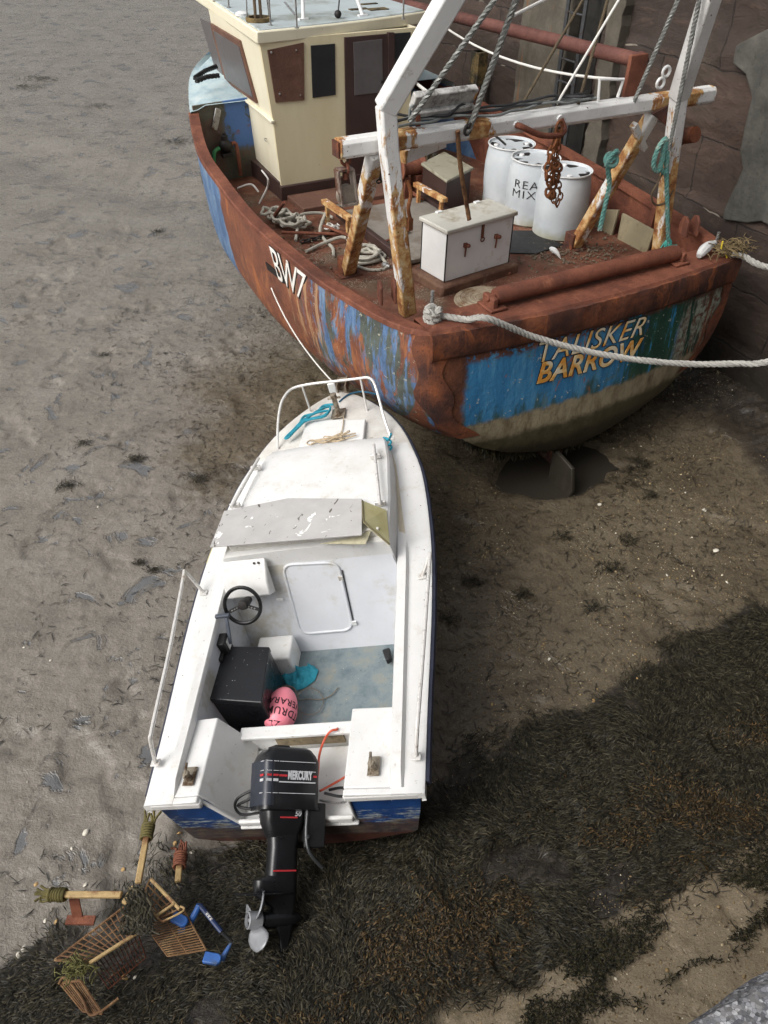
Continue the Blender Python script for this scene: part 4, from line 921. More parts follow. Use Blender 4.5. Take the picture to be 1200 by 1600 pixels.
rr=np.random.default_rng(2)
for k in range(7): p=top+V3(rr.normal()*.05,rr.normal()*.03,-.32-.06*k+rr.normal()*.02); torus(mb,p,.05,.016,rotx(60+40*rr.random())@rotz(90*rr.random()),.8,10,6)
torus(mb,top+V3(0,0,.03),.07,.016,rotx(90)@rotz(0),.55)
chain_m=rust_mat('rusty_chain',a=C(140,88,54),b=C(104,64,40),d=C(64,42,30),hi=C(180,120,74))
tag(mb.build('hanging_chain',chain_m,None,T,top),'bunch of rusty chain and shackles hanging from the hook bar in front of the drums','chain')
# sheave block hanging from the port end of the beam
sb=T.y(542,252,GY); bq_=[T.y(*p,GY) for p in ((526,266),(549,262),(556,316),(533,320))]
blk_t=thing('hanging_block','narrow framed pulley block hanging from the left end of the gantry beam','pulley block',T,sb)
mb=MB()
for a,b in ((0,1),(1,2),(2,3),(3,0)): mb.bar(bq_[a]-sb,bq_[b]-sb,.025,.10,up=(0,1,0))
mb.build('block_frame',plain('dull_block_frame',C(158,146,136),.5,.2,.3,10,.1,C(92,60,44),.6),blk_t,bevel=.004)
mb=MB(); c=sum(bq_)/4-sb; mb.lathe([(.10,-.03),(.085,-.01),(.085,.01),(.10,.03)],20,c+V3(0,0,-.08),rotx(90)); mb.build('sheave',plain('worn_sheave',C(150,140,128),.5,.3,.3,10),blk_t)
mb=MB(); torus(mb,V3(-.01,0,.02),.05,.015,rotx(90)); torus(mb,V3(-.0,0,-.06),.045,.015,rotx(90)@roty(80)); mb.tube([V3(-.02,0,-.1),V3(-.02,0,-.16)],.03,8); mb.build('shackle',rust,blk_t)
# chains
mb=MB(); chain(mb,[T.y(596,240,GY-.05),T.y(610,262,GY-.02),T.y(618,268,GY),T.y(590,285,GY+.15)],.032,.008); tag(mb.build('chain',black_p,None,T,T.y(596,240,GY)),'short dark chain slung under the beam beside the left gantry leg','chain')
mb=MB(); a=T.y(614,352,1.2); chain(mb,[a,a-V3(.0,0,.14),a-V3(0,0,.28)],.032,.009); tag(mb.build('chain',black_p,None,T,a),'short black chain end hanging down the left gantry leg','chain')
mb=MB(); a=T.y(636,282,1.02); mb.tube(spl([a,a+V3(.03,-.03,-.12),a+V3(.0,-.04,-.25),a+V3(.03,-.03,-.36)],5),.02,7); mb.box(a+V3(.03,-.03,-.42),(.05,.05,.12)); tag(mb.build('rope_end',chain_m,None,T,a),'brown tarred rope end hanging on the right side of the left gantry leg','rope')
# frayed brown strap from beam to deck box
sp_=[T.y(716,205,GY-.12),T.y(718,240,GY-.1),T.y(723,280,GY-.1),T.y(729,315,GY-.06),T.y(734,344,GY-.1)]
mb=MB()
for k in range(3): mb.tube(spl([p+V3(.012*(k-1),.01*k,0) for p in sp_],6),[.022-.002*(i%3) for i in range(25)],6)
rag_m=plain('frayed_brown_cord',C(140,104,72),.9,0,.4,18,.5,C(88,56,38),.6); tag(mb.build('frayed_strap',rag_m,None,T,sp_[0]),'frayed brown strap hanging from the gantry beam down onto the white deck box','strap')
# ropes ------------------------------------------------------------
rope_g=plain('grey_rope',C(168,164,152),.85,0,.2,20,.2); rope_w=plain('pale_mooring_rope',C(158,156,150),.85,0,.18,24,.2); rope_t=plain('teal_rope',C(96,146,138),.8,0,.3,20,.2,C(150,160,150),.5); wire_m=plain('galvanised_wire',C(146,148,144),.5,.4,.25,20,.2); rope_b=plain('brown_old_rope',C(88,76,58),.9,0,.3,20); cordw=plain('white_cord',C(214,212,206),.7,0,.08,20)
def coil(c,r0,r1,turns,h,jit,seed,sx=1.0):
    r=np.random.default_rng(seed); out=[]
    for i in range(int(turns*14)):
        t=i/14*2*math.pi; k=i/(turns*14); rr=r0+(r1-r0)*(.5+.5*math.sin(k*9))+jit*r.normal(); out.append(c+V3(rr*sx*math.cos(t)+.04*math.sin(t*.31),rr*math.sin(t)+.04*math.cos(t*.23),.02+h*k+.015*abs(r.normal())))
    return out
c=T.z(570,406,DZ); P=coil(c,.14,.21,6,.09,.012,3)+[c+V3(.16,-.3,.03),c+V3(.05,-.42,.03),c+V3(-.12,-.36,.03),c+V3(-.2,-.2,.03)]
mb=MB(); mb.tube(spl(P,2),.020,7); tag(mb.build('rope_coil',rope_g,None,T,c),'pale rope laid in a flat coil on the deck between the two left gantry legs','rope')
c=T.z(432,345,DZ); r=np.random.default_rng(8); P=[]
for k in range(3): P+=coil(c+V3(.05*k,-.22*k,.03),.10,.17,3,.12,.02,20+k)
mb=MB(); mb.tube(spl(P,2),.020,7); tag(mb.build('rope_coil',rope_g,None,T,c),'tumbled heap of pale rope lying inside the left bulwark of the trawler','rope')
hz_=DZ+.03
P=[T.z(*p,DZ+h) for p,h in (((462,376),.03),((466,350),.12),((470,336),.14),((500,333),.10),((520,340),.05))]; mb=MB(); mb.tube(spl(P,5),.022,7); tag(mb.build('hose',rope_g,None,T,P[0]),'grey hose bent square on the deck left of the channel bar','hose')
P=[T.z(*p,DZ+h) for p,h in (((534,322),.2),((516,324),.24),((506,340),.15),((500,362),.05),((510,378),.03),((520,388),.03),((521,400),.03))]; mb=MB(); mb.tube(spl(P,5),.022,7); tag(mb.build('hose',rope_g,None,T,P[0]),'grey hose arching over the rusty channel bar on the left of the deck','hose')
P=[T.z(*p,DZ+h) for p,h in (((478,393),.04),((505,380),.06),((530,371),.1),((541,372),.1))]; mb=MB(); mb.tube(spl(P,5),.021,7); tag(mb.build('hose',rope_g,None,T,P[0]),'grey hose running straight across the deck to the foot of the slanting left gantry leg','hose')
P=[T.z(*p,DZ+h) for p,h in (((371,294),.15),((392,288),.2),((404,300),.12),((418,292),.3),((419,280),.45),((405,318),.06))]
mb=MB(); mb.tube(spl(P[:3],5),.014,6); mb.tube(spl([P[3],P[4],P[4]+V3(-.05,.1,.1)],4),.012,6); mb.tube(spl([P[4],P[3],P[5]],5),.014,6); tag(mb.build('cable',cordw,None,T,P[0]),'loop of thin white cable in the narrow side deck beside the wheelhouse','cable')
a,b=T.z(440,363,DZ+.1),T.z(533,366,DZ+.06); mb=MB(); mb.tube([a,b],.022,8); tag(mb.build('iron_bar',rust,None,T,a),'rusty iron bar lying across the ropes on the left of the trawler deck','bar')
a,b=T.z(425,343,DZ+.04),T.z(444,316,DZ+.5); mb=MB(); mb.tube([a,b],[.03,.022],8); tag(mb.build('iron_bar',rust,None,T,a),'short rusty iron bar propped upright in the rope heap by the left bulwark','bar')
mb=MB(); chain(mb,[T.z(*p,DZ+.04) for p in ((470,378),(485,375),(505,370),(520,362))],.04,.012); tag(mb.build('chain',black_p,None,T,T.z(470,378,DZ)),'dark chain lying among the hoses on the deck','chain')
mb=MB(); mb.tube(coil(T.z(517,361,DZ+.05),.05,.09,4,.05,.015,5),.008,6); tag(mb.build('cord',cordw,None,T,T.z(517,361,DZ)),'small knot of thin white cord lying beside the rusty channel bar','cord')
# teal hanks on the starboard legs
P=[T.y(*p,GY-.02) for p in ((966,236),(955,246),(950,262),(952,290),(946,318),(937,360))]
mb=MB(); mb.rope(spl(P,5),.03); torus(mb,T.y(955,250,GY-.04),.07,.025,rotx(60),1.2); mb.rope(spl([T.y(*p,GY-.06) for p in ((964,235),(950,250),(948,258),(960,246))],5),.026)
tag(mb.build('rope_hank',rope_t,None,T,P[0]),'teal rope knotted round the slanting right gantry leg with its end hanging down','rope')
P=[T.y(*p,.97) for p in ((1040,216),(1028,232),(1021,258),(1028,268),(1034,250),(1038,222),(1036,246),(1032,262),(1040,270),(1043,232),(1040,216),(1041,250),(1042,300),(1043,345),(1044,385)) ]
mb=MB(); mb.rope(spl(P,5),.028); tag(mb.build('rope_hank',rope_t,None,T,P[0]),'grey green rope hank looped on the upright right gantry leg with a long tail','rope')
mb=MB(); r=np.random.default_rng(1); q=T.y(1043,372,.99)
for k in range(14): mb.tube(spl([q,q+V3(r.normal()*.05,-.04,-.06+r.normal()*.04),q+V3(r.normal()*.1,-.06,-.14+r.normal()*.05)],3),.008,5)
tag(mb.build('frayed_rope',plain('bright_teal_rope',C(70,158,148),.8),None,T,q),'frayed bright teal rope ends at the foot of the upright right gantry leg','rope')
P=[T.y(*p,.98) for p in ((1036,268),(1028,285),(1018,305),(1024,320),(1040,316),(1052,296))]; mb=MB(); mb.tube(spl(P,5),.012,6); tag(mb.build('cable',rope_b,None,T,P[0]),'brown wire loop hanging behind the upright right gantry leg','cable')
# rigging
def rig(a,b,r,m,lb_,sag=0,tw=True,name='rigging_rope',seg=2):
    a,b=np.asarray(a,float),np.asarray(b,float); P=[a*(1-t)+b*t-V3(0,0,sag*4*t*(1-t)) for t in np.linspace(0,1,12 if sag else 3)]
    mb=MB(); mb.rope(P,r) if tw else mb.tube(P,r,8); return tag(mb.build(name,m,None,T,a),lb_,'rope','rigging of the trawler')
up=lambda a,b,k:b+(b-a)*k
a,b=T.y(640,190,GY-.05),T.y(774,-2,GY-.45); rig(a,up(a,b,.5),.026,wire_m,'thick grey wire rope rising from the beam left of the floodlight')
a,b=T.y(732,205,GY-.12),T.y(807,-2,GY-.5); rig(a,up(a,b,.5),.030,wire_m,'thick grey wire rope rising from the beam right of the floodlight')
mb=MB(); chain(mb,[T.y(729,208,GY-.13),T.y(736,186,GY-.13)],.05,.014); tag(mb.build('chain',black_p,None,T,T.y(729,208,GY-.13)),'short black chain joining the wire rope to the beam right of the floodlight','chain')
a,b=T.y(988,165,GY-.05),T.y(1060,-2,GY-.4); rig(a,up(a,b,.5),.024,wire_m,'grey green wire rope rising from the right part of the beam to the top edge')
a,b=T.y(1045,235,.95),T.y(1093,-2,.70); rig(a,up(a,b,.5),.024,wire_m,'grey wire rope running up along the upright right gantry leg')
a,b=T.y(870,162,GY+.02),T.y(968,-2,GY+.1); rig(a,up(a,b,.4),.013,cordw,'taut white line rising from the middle of the beam past the ladder',tw=False)
a,b=T.y(812,170,GY+.3),T.y(912,-2,GY+.9); rig(a,up(a,b,.4),.016,rope_b,'thin brown rope slanting up in front of the concrete pier')
a,b=T.y(902,168,GY),T.y(950,-2,GY+.4); rig(a,up(a,b,.4),.018,rope_b,'brown rope rising from the beam across the ladder')
a,b=T.y(797,27,GY-.4),T.y(862,-6,GY-.2); rig(a,up(a,b,.6),.016,cordw,'short white line tied to the thick wire rope at the top',tw=False)
a,b=T.x(690,39,1.9),T.y(966,124,GY); rig(a,b,.015,cordw,'white line sagging below the rusty derrick pole to the loop on the beam',sag=.16,tw=False)
a,b=T.x(648,128,1.3),T.y(690,162,GY+.2); rig(a,b,.022,cordw,'short white line behind the left gantry mast above the floodlight',tw=False)
# stern mooring rope: knot on the pin, over the transom, off to the quay at the right
kq=T.z(676,494,2.40); mb=MB(); r=np.random.default_rng(6)
for k in range(4): mb.rope(spl([kq+V3(.066*math.cos(t+k),.06*math.sin(t+k),.03*k-.03+.02*math.sin(3*t)) for t in np.linspace(0,6,12)],3),.034)
e0=T.z(728,499,2.40); mr=[kq+V3(.08,-.03,.0),e0,T.y(760,505,-.28)+V3(0,0,.05),T.y(830,525,-.36),T.y(900,545,-.55),T.y(960,557,-.75),T.y(1020,565,-.95),T.y(1085,569,-1.15),T.y(1150,568,-1.4),T.y(1210,563,-1.65)]
mr.append(mr[-1]+(mr[-1]-mr[-2])*3+V3(0,0,.3)); 
endw=T.l(V3(*qp(9.2,sq+.05,QZ+.05)))
mr+= [endw*.6+mr[-1]*.4-V3(0,0,.1), endw]
mb.rope(spl(mr,10),.033)
tag(mb.build('mooring_rope',rope_w,None,T,kq),'thick pale twisted rope knotted on the left stern pin and hanging across the stern name','rope')
mb=MB(); q=T.z(1108,390,2.42); mb.tube(spl([q+V3(-.2,-.05,-.02),q+V3(-.06,0,.03),q+V3(.1,.03,.05)],6),[.03+.03*math.sin(math.pi*min(1,i/11)) for i in range(13)],9); tag(mb.build('rag',plain('dirty_white_cloth',C(190,190,188),.9,0,.15,14,.4),None,T,q),'rolled dirty white cloth lying on the right corner of the stern','cloth')
q=T.z(1145,392,2.40); mb=MB(); r=np.random.default_rng(9)
for k in range(160):
    a=q+V3(r.normal()*.13-.05,r.normal()*.08,abs(r.normal())*.05); d=nrm(r.normal(size=3)*V3(1,1,.4)); mb.tube([a-d*.08,a+V3(0,0,.02),a+d*.08],.005,4)
tag(mb.build('debris_tuft',plain('dry_weed',C(112,96,66),.9,0,.5,20),None,T,q),'tuft of dry weed and twigs caught on the right corner of the stern','weed tuft')
mb=MB(); mb.tube(spl([q+V3(-.22,0,.15),q+V3(-.2,0,.05),q+V3(-.14,-.03,0),q+V3(-.1,-.05,-.1)],5),.01,6); tag(mb.build('cord',plain('yellow_cord',C(214,190,60),.7),None,T,q),'bit of yellow cord beside the white cloth on the right stern corner','cord')
a=T.z(1160,400,2.38); P=[a+V3(-.12,.05,.02),a,T.y(1182,412,-.25),T.y(1215,422,-.45)]; P.append(P[-1]+(P[-1]-P[-2])*4); P.append(T.l(V3(*qp(11.0,sq+.05,QZ+.05))))
mb=MB(); mb.rope(spl(P,8),.035); tag(mb.build('mooring_rope',rope_w,None,T,a),'pale mooring rope leaving the right corner of the stern at the picture edge','rope')
q=T.z(865,397,DZ+.05); mb=MB(); mb.tube(spl([q+V3(-.02,.07,.06),q+V3(0,.0,.05),q+V3(.02,-.06,.02),q+V3(.02,-.13,-.02)],5),[.012,.02,.028,.032,.035,.035,.034,.033,.03,.026,.022,.018,.014,.01,.006,.004][:16],8); tag(mb.build('glove',white_p,None,T,q),'small white glove lying on the deck near the foot of the right slanting leg','glove')
# line from the trawler's side to the small boat's bow
a=V3(hullx(3.0,1.6,.02),3.0,1.6); a=T.x(424,450,-2.6)
for _ in range(10): a=T.x(424,450,hullx(a[1],a[2],.015))
bw=B.w(B.z(523,600,1.38)); b_=T.l(bw)
P=[a*(1-t)+b_*t-V3(.06*4*t*(1-t),0,.03*4*t*(1-t)) for t in np.linspace(0,1,14)]; mb=MB(); mb.tube(P,.008,7); tag(mb.build('tether_line',cordw,None,T,a),'thin white line from the trawler side to the bow rail of the small boat','rope')

# grit, scale and shell lying on the deck round the drums
r=np.random.default_rng(31); mb=MB()
for k in range(900):
    if k<600: c=T.z(880+55*r.normal(),392+14*r.normal(),DZ)
    else: c=T.z(500+60*r.normal(),385+25*r.normal(),DZ)
    if not(-2.2<c[0]<2.2 and .5<c[1]<5.0): continue
    sz=.006+.012*r.random()**2; mb.box(c+V3(0,0,.028),(sz*2,sz*(1+r.random()),sz*.8),rotz(360*r.random())@rotx(40*r.normal()))
o=mb.build('deck_grit',plain('deck_grit',C(112,100,84),.9,0,.6,60),None,T,T.z(880,392,DZ),smooth=0); o['kind']='stuff'
for k,(u0,v0,u1,v1,w,lb_) in enumerate(((505,352,556,372,.05,'rusty flat bar lying beside the hatch between the hoses'),(640,298,660,312,.06,'short rusty flat bar lying on the grey hatch behind the left gantry leg'),(600,378,640,360,.04,'thin rusty flat bar lying on the hatch edge behind the left gantry leg'))):
    a,b=T.z(u0,v0,DZ+.13),T.z(u1,v1,DZ+.13); mb=MB(); mb.bar(a,b,w,.018); tag(mb.build('iron_bar',rust,None,T,a,bevel=.004),lb_,'bar')
for k,(u,v,lb_) in enumerate(((604,415,'silver coupling at the end of the coiled rope between the left gantry legs'),(790,428,'small rusty ring bolt on the plinth right of the white deck box'))):
    c=T.z(u,v,DZ+.04); mb=MB(); mb.lathe([(.03,-.06),(.035,-.05),(.035,.0),(.025,.01),(.025,.06)],14,c,rotx(90)@roty(20+60*k)); tag(mb.build('coupling',steel if k==0 else rust,None,T,c,smooth=40),lb_,'fitting')
# ================================================================== small white motor boat
n=N('white_gelcoat'); f=n.noise(3,5,.6); c=n.ramp(f,[(.3,C(212,212,210)),(.7,C(222,222,221))])
c=n.mix(n.ss(n.noise(5,6,.75),.52,.72,0,.55),c,C(190,184,170)); c=n.mix(n.ss(n.noise(1.4,5,.7),.5,.7,0,.35),c,C(188,184,172)); c=n.mix(n.ss(n.noise(13,5,.75,v=n.sc(n.obj,2,.5,1)),.64,.70,0,.5),c,C(166,158,142)); c=n.mix(n.ss(n.noise(34,4,.7),.66,.70,0,.8),c,C(140,128,108))
gel=n.fin(c,.34,0,n.noise(2.5,3),.06,.02,.45)
n=N('weathered_gelcoat'); f=n.noise(4,6,.7); c=n.ramp(f,[(.3,C(190,186,178)),(.6,C(214,212,206)),(.8,C(184,176,160))])
c=n.mix(n.ss(n.noise(28,4,.75),.63,.69,0,.8),c,C(138,122,100)); geld=n.fin(c,.5,0,n.noise(40,4),.15,.01)
gelg=plain('cockpit_liner',C(204,207,212),.4,0,.06,3,.05,C(176,172,160),.5)
n=N('boat_hull_paint'); x,y,z=n.xyz(n.obj); f=n.noise(3.5,5,.7,v=n.sc(n.obj,1,1,5)); g=n.noise(9,5,.7)
c=n.ramp(g,[(.3,C(20,52,104)),(.7,C(32,72,128))]); ze=n.ma('ADD',z,n.ma('MULTIPLY',n.ma('SUBTRACT',f,.5),.5))
c=n.mix(n.ma('MULTIPLY',n.ss(ze,.56,.5),n.ss(n.noise(6,6,.75,v=n.sc(n.obj,1,1,6)),.5,.56)),c,C(150,158,156)); c=n.mix(n.ss(ze,.44,.36,0,.85),c,n.ramp(g,[(.35,C(44,40,28)),(.6,C(84,62,36)),(.8,C(60,62,54))]))
c=n.mix(n.ss(z,.23,.20),c,n.ramp(g,[(.3,C(50,34,30)),(.7,C(84,50,42))])); bhull=n.fin(c,.45,0,g,.2,.01)
n=N('worn_floor_paint'); f=n.noise(4.5,6,.7); c=n.ramp(f,[(.3,C(86,100,106)),(.5,C(112,124,128)),(.68,C(132,132,122)),(.8,C(140,120,88))]); c=n.mix(n.ss(n.noise(30,4,.7),.6,.7,0,.6),c,C(74,74,70)); c=n.mix(n.ss(n.noise(60,3),.70,.73,0,.8),c,C(196,190,178))
floor_m=n.fin(c,.7,0,n.noise(30,4),.3,.01)
navy_r=plain('navy_rubber_strake',C(46,50,66),.6,0,.25,12,.15)
tube_m=plain('handrail_tube',C(214,212,208),.3,.2,.12,14,.05,C(130,96,60),.2)
plate_m=plain('tarnished_plate',C(150,140,124),.45,.5,.3,24,.15,C(86,66,46),.6)
bt=thing('motor_boat','small white cabin motor boat with blue hull and black outboard lying tilted on the mud','motor boat',B,(0,0,0))
ky=[0,.6,1.55,2.3,3.1,3.55,3.9,4.2,4.45,4.6,4.67]; kw=[1.03,1.04,1.065,1.05,.965,.85,.72,.545,.33,.16,0.02]
kz=[.84,.88,.96,1.02,1.075,1.105,1.13,1.15,1.165,1.17,1.172]
yy=np.concatenate([np.arange(0,4.2,.14),np.linspace(4.2,4.67,10)])
_s=np.array(spl([V3(a,b,c) for a,b,c in zip(kw,ky,kz)],6))
hwf=lambda y:float(np.interp(y,_s[:,1],_s[:,0])); zgf=lambda y:float(np.interp(y,_s[:,1],_s[:,2]))
def bsec(sd,y):
    w,zg=hwf(y),zgf(y); k=np.interp(y,[0,2.5,4.67],[0,.15,1]); zk=np.interp(y,[0,2.6,3.8,4.5,4.67],[.05,.03,.16,.62,.98]); zc=np.interp(y,[0,2.6,4.2,4.67],[.24,.30,.72,1.05])
    cw=w*np.interp(y,[0,2.5,4.0,4.67],[.86,.84,.66,.3])
    return [V3(sd*(w-.03),y,zg-.05),V3(sd*(w*.6+cw*.4-.01),y,zg*.55+zc*.45-.02),V3(sd*cw,y,zc),V3(sd*cw*.96,y,zc-.035),V3(sd*cw*.5,y,zk*.55+(zc-.035)*.45-.02),V3(0,y,zk)]
mb=MB(); L=[bsec(-1,y) for y in yy]; R=[bsec(1,y) for y in yy]; mb.grid(L); mb.grid(R,flip=True)
TT=L[0]+R[0][-2::-1]+[V3(.60,0,.80),V3(.465,0,.80),V3(.465,0,.445),V3(-.425,0,.445),V3(-.59,0,.80)]; mb.add(TT,[tuple(range(len(TT)))]); mb.build('hull',bhull,bt,smooth=28)
for sd in (-1,1):
    ys=np.arange(.05,4.5,.1); P=[V3(sd*(hwf(y)+.012),y,zgf(y)-.055) for y in ys]
    mb=MB(); r=np.random.default_rng(4+sd); mb.tube(P,[.034+.004*r.random() for _ in P],8); mb.build('rubbing_strake',navy_r,bt)
# gunwales and side decks
XI=.80
def xin(y): return np.interp(y,[0,2.0,2.6,3.3,3.62],[XI,XI-.02,.74,.66,.60])
for sd in (-1,1):
    rows=[]
    for y in np.concatenate([[-.055,-.05],np.arange(0,3.63,.12),[3.63]]):
        yc=max(y,0); w,zg,xi=hwf(yc),zgf(yc),xin(yc); r=np.interp(yc,[0,.12,2.1,2.4],[.0,.045,.045,.0]); lo=.06 if y<-.051 else 0
        rows.append([V3(sd*(w-.02),y,zg-.085-lo*.2),V3(sd*(w+.012),y,zg-.08-lo*.2),V3(sd*(w+.012),y,zg-.012-lo),V3(sd*(w-.01),y,zg-lo),V3(sd*(xi+.10),y,zg+.004-lo),V3(sd*(xi+.08),y,zg+.004+r-lo),V3(sd*(xi+.01),y,zg+.008+r-lo),V3(sd*xi,y,zg+r-.006-lo),V3(sd*(xi-.0),y,zg-.08-lo*.2)])
    mb=MB(); mb.grid(rows,flip=(sd>0)); mb.build('side_deck',gel,bt,smooth=40)
# stern boxes either side of the engine well
ZB=.865
mb=MB(); bx=lambda pts: pts
mb.prism([V3(-XI-.02,.004,ZB-.02),V3(-.62,.004,ZB-.005),V3(-.42,.004,.47),V3(-.42,.004,.41),V3(-XI-.02,.004,.41)],(0,.655,0)); mb.prism([V3(-XI-.02,-.05,ZB-.02),V3(-.62,-.05,ZB-.005),V3(-.595,-.05,.80),V3(-XI-.02,-.05,.80)],(0,.05,0)); mb.prism([V3(-.62,-.02,ZB-.03),V3(-.42,-.02,.50),V3(-.42,-.02,.45),V3(-.44,-.02,.45),V3(-.64,-.02,ZB-.06)],(0,.024,0))
mb.build('stern_box',gel,bt,bevel=.02,segs=3)
mb=MB(); mb.prism([V3(.47,.004,ZB-.005),V3(XI+.02,.004,ZB-.02),V3(XI+.02,.004,.41),V3(.455,.004,.41)],(0,.655,0)); mb.prism([V3(.47,-.05,ZB-.005),V3(XI+.02,-.05,ZB-.02),V3(XI+.02,-.05,.80),V3(.47,-.05,.80)],(0,.05,0)); mb.prism([V3(.462,-.02,.83),V3(.485,-.02,.83),V3(.475,-.02,.45),V3(.455,-.02,.45)],(0,.024,0)); mb.build('stern_box',gel,bt,bevel=.02,segs=3)
mb=MB(); mb.box((.015,-.018,.475),(.88,.035,.06)); mb.box((.02,.30,.40),(.92,.66,.03)); mb.build('engine_well',gel,bt,bevel=.012)
mb=MB(); mb.box((.02,.665,.42),(.94,.05,.36)); mb.box((.0,.66,.605),(1.04,.11,.035)); mb.build('well_bulkhead',gel,bt,bevel=.01)
mb=MB(); mb.box((.05,.628,.535),(.56,.02,.13)); mb.build('plywood_pad',plain('damp_plywood',C(136,122,96),.8,0,.3,9,.2,C(80,72,52),.6),bt)
# transom lip moulding under the stern boxes
for a,b in ((-1.0,-.60),(.46,1.0)):
    mb=MB(); mb.box(((a+b)/2,-.03,.80),(b-a,.05,.07)); mb.build('transom_lip',gel,bt,bevel=.015)
# cockpit liner and floor
FZ=.24; Y0,Y1=.69,1.78
for sd in (-1,1):
    mb=MB(); ys=np.linspace(.62,2.12,9); mb.grid([[V3(sd*xin(y),y,zgf(y)+.0),V3(sd*(xin(y)-.02),y,.62),V3(sd*(xin(y)-.06),y,FZ-.01)] for y in ys],flip=(sd>0)); mb.build('cockpit_side',gelg,bt)
mb=MB(); mb.box((0,(Y0+Y1)/2,FZ-.02),(1.56,Y1-Y0+.1,.04)); mb.build('cockpit_floor',floor_m,bt)
# sloping bulkhead
def bk(x,t,o=0.0):   # t 0 floor .. 1 top
    p=V3(x,1.76,FZ)*(1-t)+V3(x,2.06,1.27)*t; nn=nrm(V3(0,-(1.27-FZ),.30)); return p+nn*o
mb=MB(); mb.prism([bk(-.80,0),bk(.76,0),bk(.78,.72),bk(.72,1),bk(-.72,1),bk(-.86,.72)],(0,.05,.0)); mb.build('bulkhead',gelg,bt,smooth=20)
def bkpx(u,v):
    lo=None
    y=1.9
    for _ in range(10):
        q=B.y(u,v,y); t=(q[2]-FZ)/(1.27-FZ); y=1.76+.30*t
    return q[0],t
cs=[bkpx(*p) for p in ((441,882),(528,878),(552,983),(470,990))]
def rr_(pts,rad,n=6):
    P=[V3(p[0],p[1]*1.073,0) for p in pts]; out=[]; m=len(P)
    for i in range(m):
        a,b,c=P[i-1],P[i],P[(i+1)%m]; d1=nrm(a-b); d2=nrm(c-b); s,e=b+d1*rad,b+d2*rad
        for k in range(n+1): t=k/n; out.append(s*(1-t)**2+b*2*t*(1-t)+e*t*t)
    return [(q[0],q[1]/1.073) for q in out]
rp=rr_(cs,.10); mb=MB(); mb.tube([bk(a,t,.006) for a,t in rp],.014,8,closed=True); mb.prism([bk(a,t,.008) for a,t in rp],nrm(V3(0,-1.03,.3))*-.006)
dd=mb.build('cabin_door',gelg,bt,smooth=60)
a,t=bkpx(440,935); mb=MB(); mb.box(bk(a-.02,t,.015),(.05,.012,.022)); mb.sphere(bk(a+.01,t,.025),.014,8,6); mb.build('door_latch',white_p,dd)
for u,v in ((533,902),(554,972)): a,t=bkpx(u,v); mb=MB(); mb.box(bk(a,t,.018),(.04,.012,.05)); mb.build('door_hinge',white_p,dd)
mb=MB(); p=[bkpx(*q) for q in ((535,890),(552,968))]; mb.tube([bk(p[0][0],p[0][1],.008),bk(p[1][0],p[1][1],.008)],.004,5); mb.build('door_gap',black_p,dd)
# helm console, footwell step
ct=[B.y(343,876,2.0),B.y(415,871,2.0),B.y(418,911,1.84),B.y(350,916,1.84)]
zt_=(ct[0][2]+ct[1][2])/2; zf_=(ct[2][2]+ct[3][2])/2; xl_=(ct[0][0]+ct[3][0])/2; xr_=(ct[1][0]+ct[2][0])/2; print('console',ct)
mb=MB(); pr0=[(2.0,zt_),(1.84,zf_),(1.80,zf_-.12),(1.93,zf_-.22)]
mb.prism([V3(xl_,y,z) for y,z in pr0],(xr_-xl_,0,0)); hc=mb.build('helm_console',gel,bt,bevel=.015)
for dx in (-.055,-.015):
    mb=MB(); q=V3(xr_-.05+dx,1.965,zt_-(zt_-zf_)*.22); mb.lathe([(.011,0),(.011,.012)],10,q,rotx(30)); mb.build('switch',black_p,hc)
mb=MB(); mb.prism([V3(-.60,1.93,.80),V3(-.30,1.86,.52),V3(-.78,1.82,.45),V3(-.84,1.93,.78)],(0,.05,.01)); mb.build('footwell',gelg,bt)
mb=MB(); mb.box((-.44,1.62,.37),(.33,.27,.27)); mb.build('step_box',gel,bt,bevel=.02,segs=3)
# steering wheel
wc=B.y(379,946,1.66); wr=.5*np.linalg.norm(B.y(410,945,1.66)-B.y(348,946,1.66)); print('wheel',wc,wr)
Rw=rotx(60)
mb=MB(); mb.tube([wc+Rw@V3(wr*.92*math.cos(t),wr*.92*math.sin(t),0) for t in np.linspace(0,2*math.pi,41)[:-1]],.017,10,closed=True)
sw=mb.build('steering_wheel',plain('black_wheel_rim',C(20,20,21),.3,0,.2,14,.03),bt)
for ang in (200,340,):
    a=math.radians(ang); mb=MB(); e=wc+Rw@V3(wr*.9*math.cos(a),wr*.9*math.sin(a),0); mb.bar(wc+Rw@V3(0,.0,-.02),e,.03,.008,up=tuple(Rw@V3(0,0,1)))
    mb.build('spoke',black_r,sw)
    for k in (.35,.52,.69):
        p=wc*(1-k)+e*k+Rw@V3(0,0,.0); mb=MB(); mb.lathe([(.008,-.0),(.008,.0025)],10,p+Rw@V3(0,0,.0),Rw); mb.build('spoke_rivet',steel,sw)
mb=MB(); mb.lathe([(.035,-.16),(.05,-.03),(.04,.01),(.01,.015)],14,wc,Rw); mb.build('wheel_hub',black_p,sw)
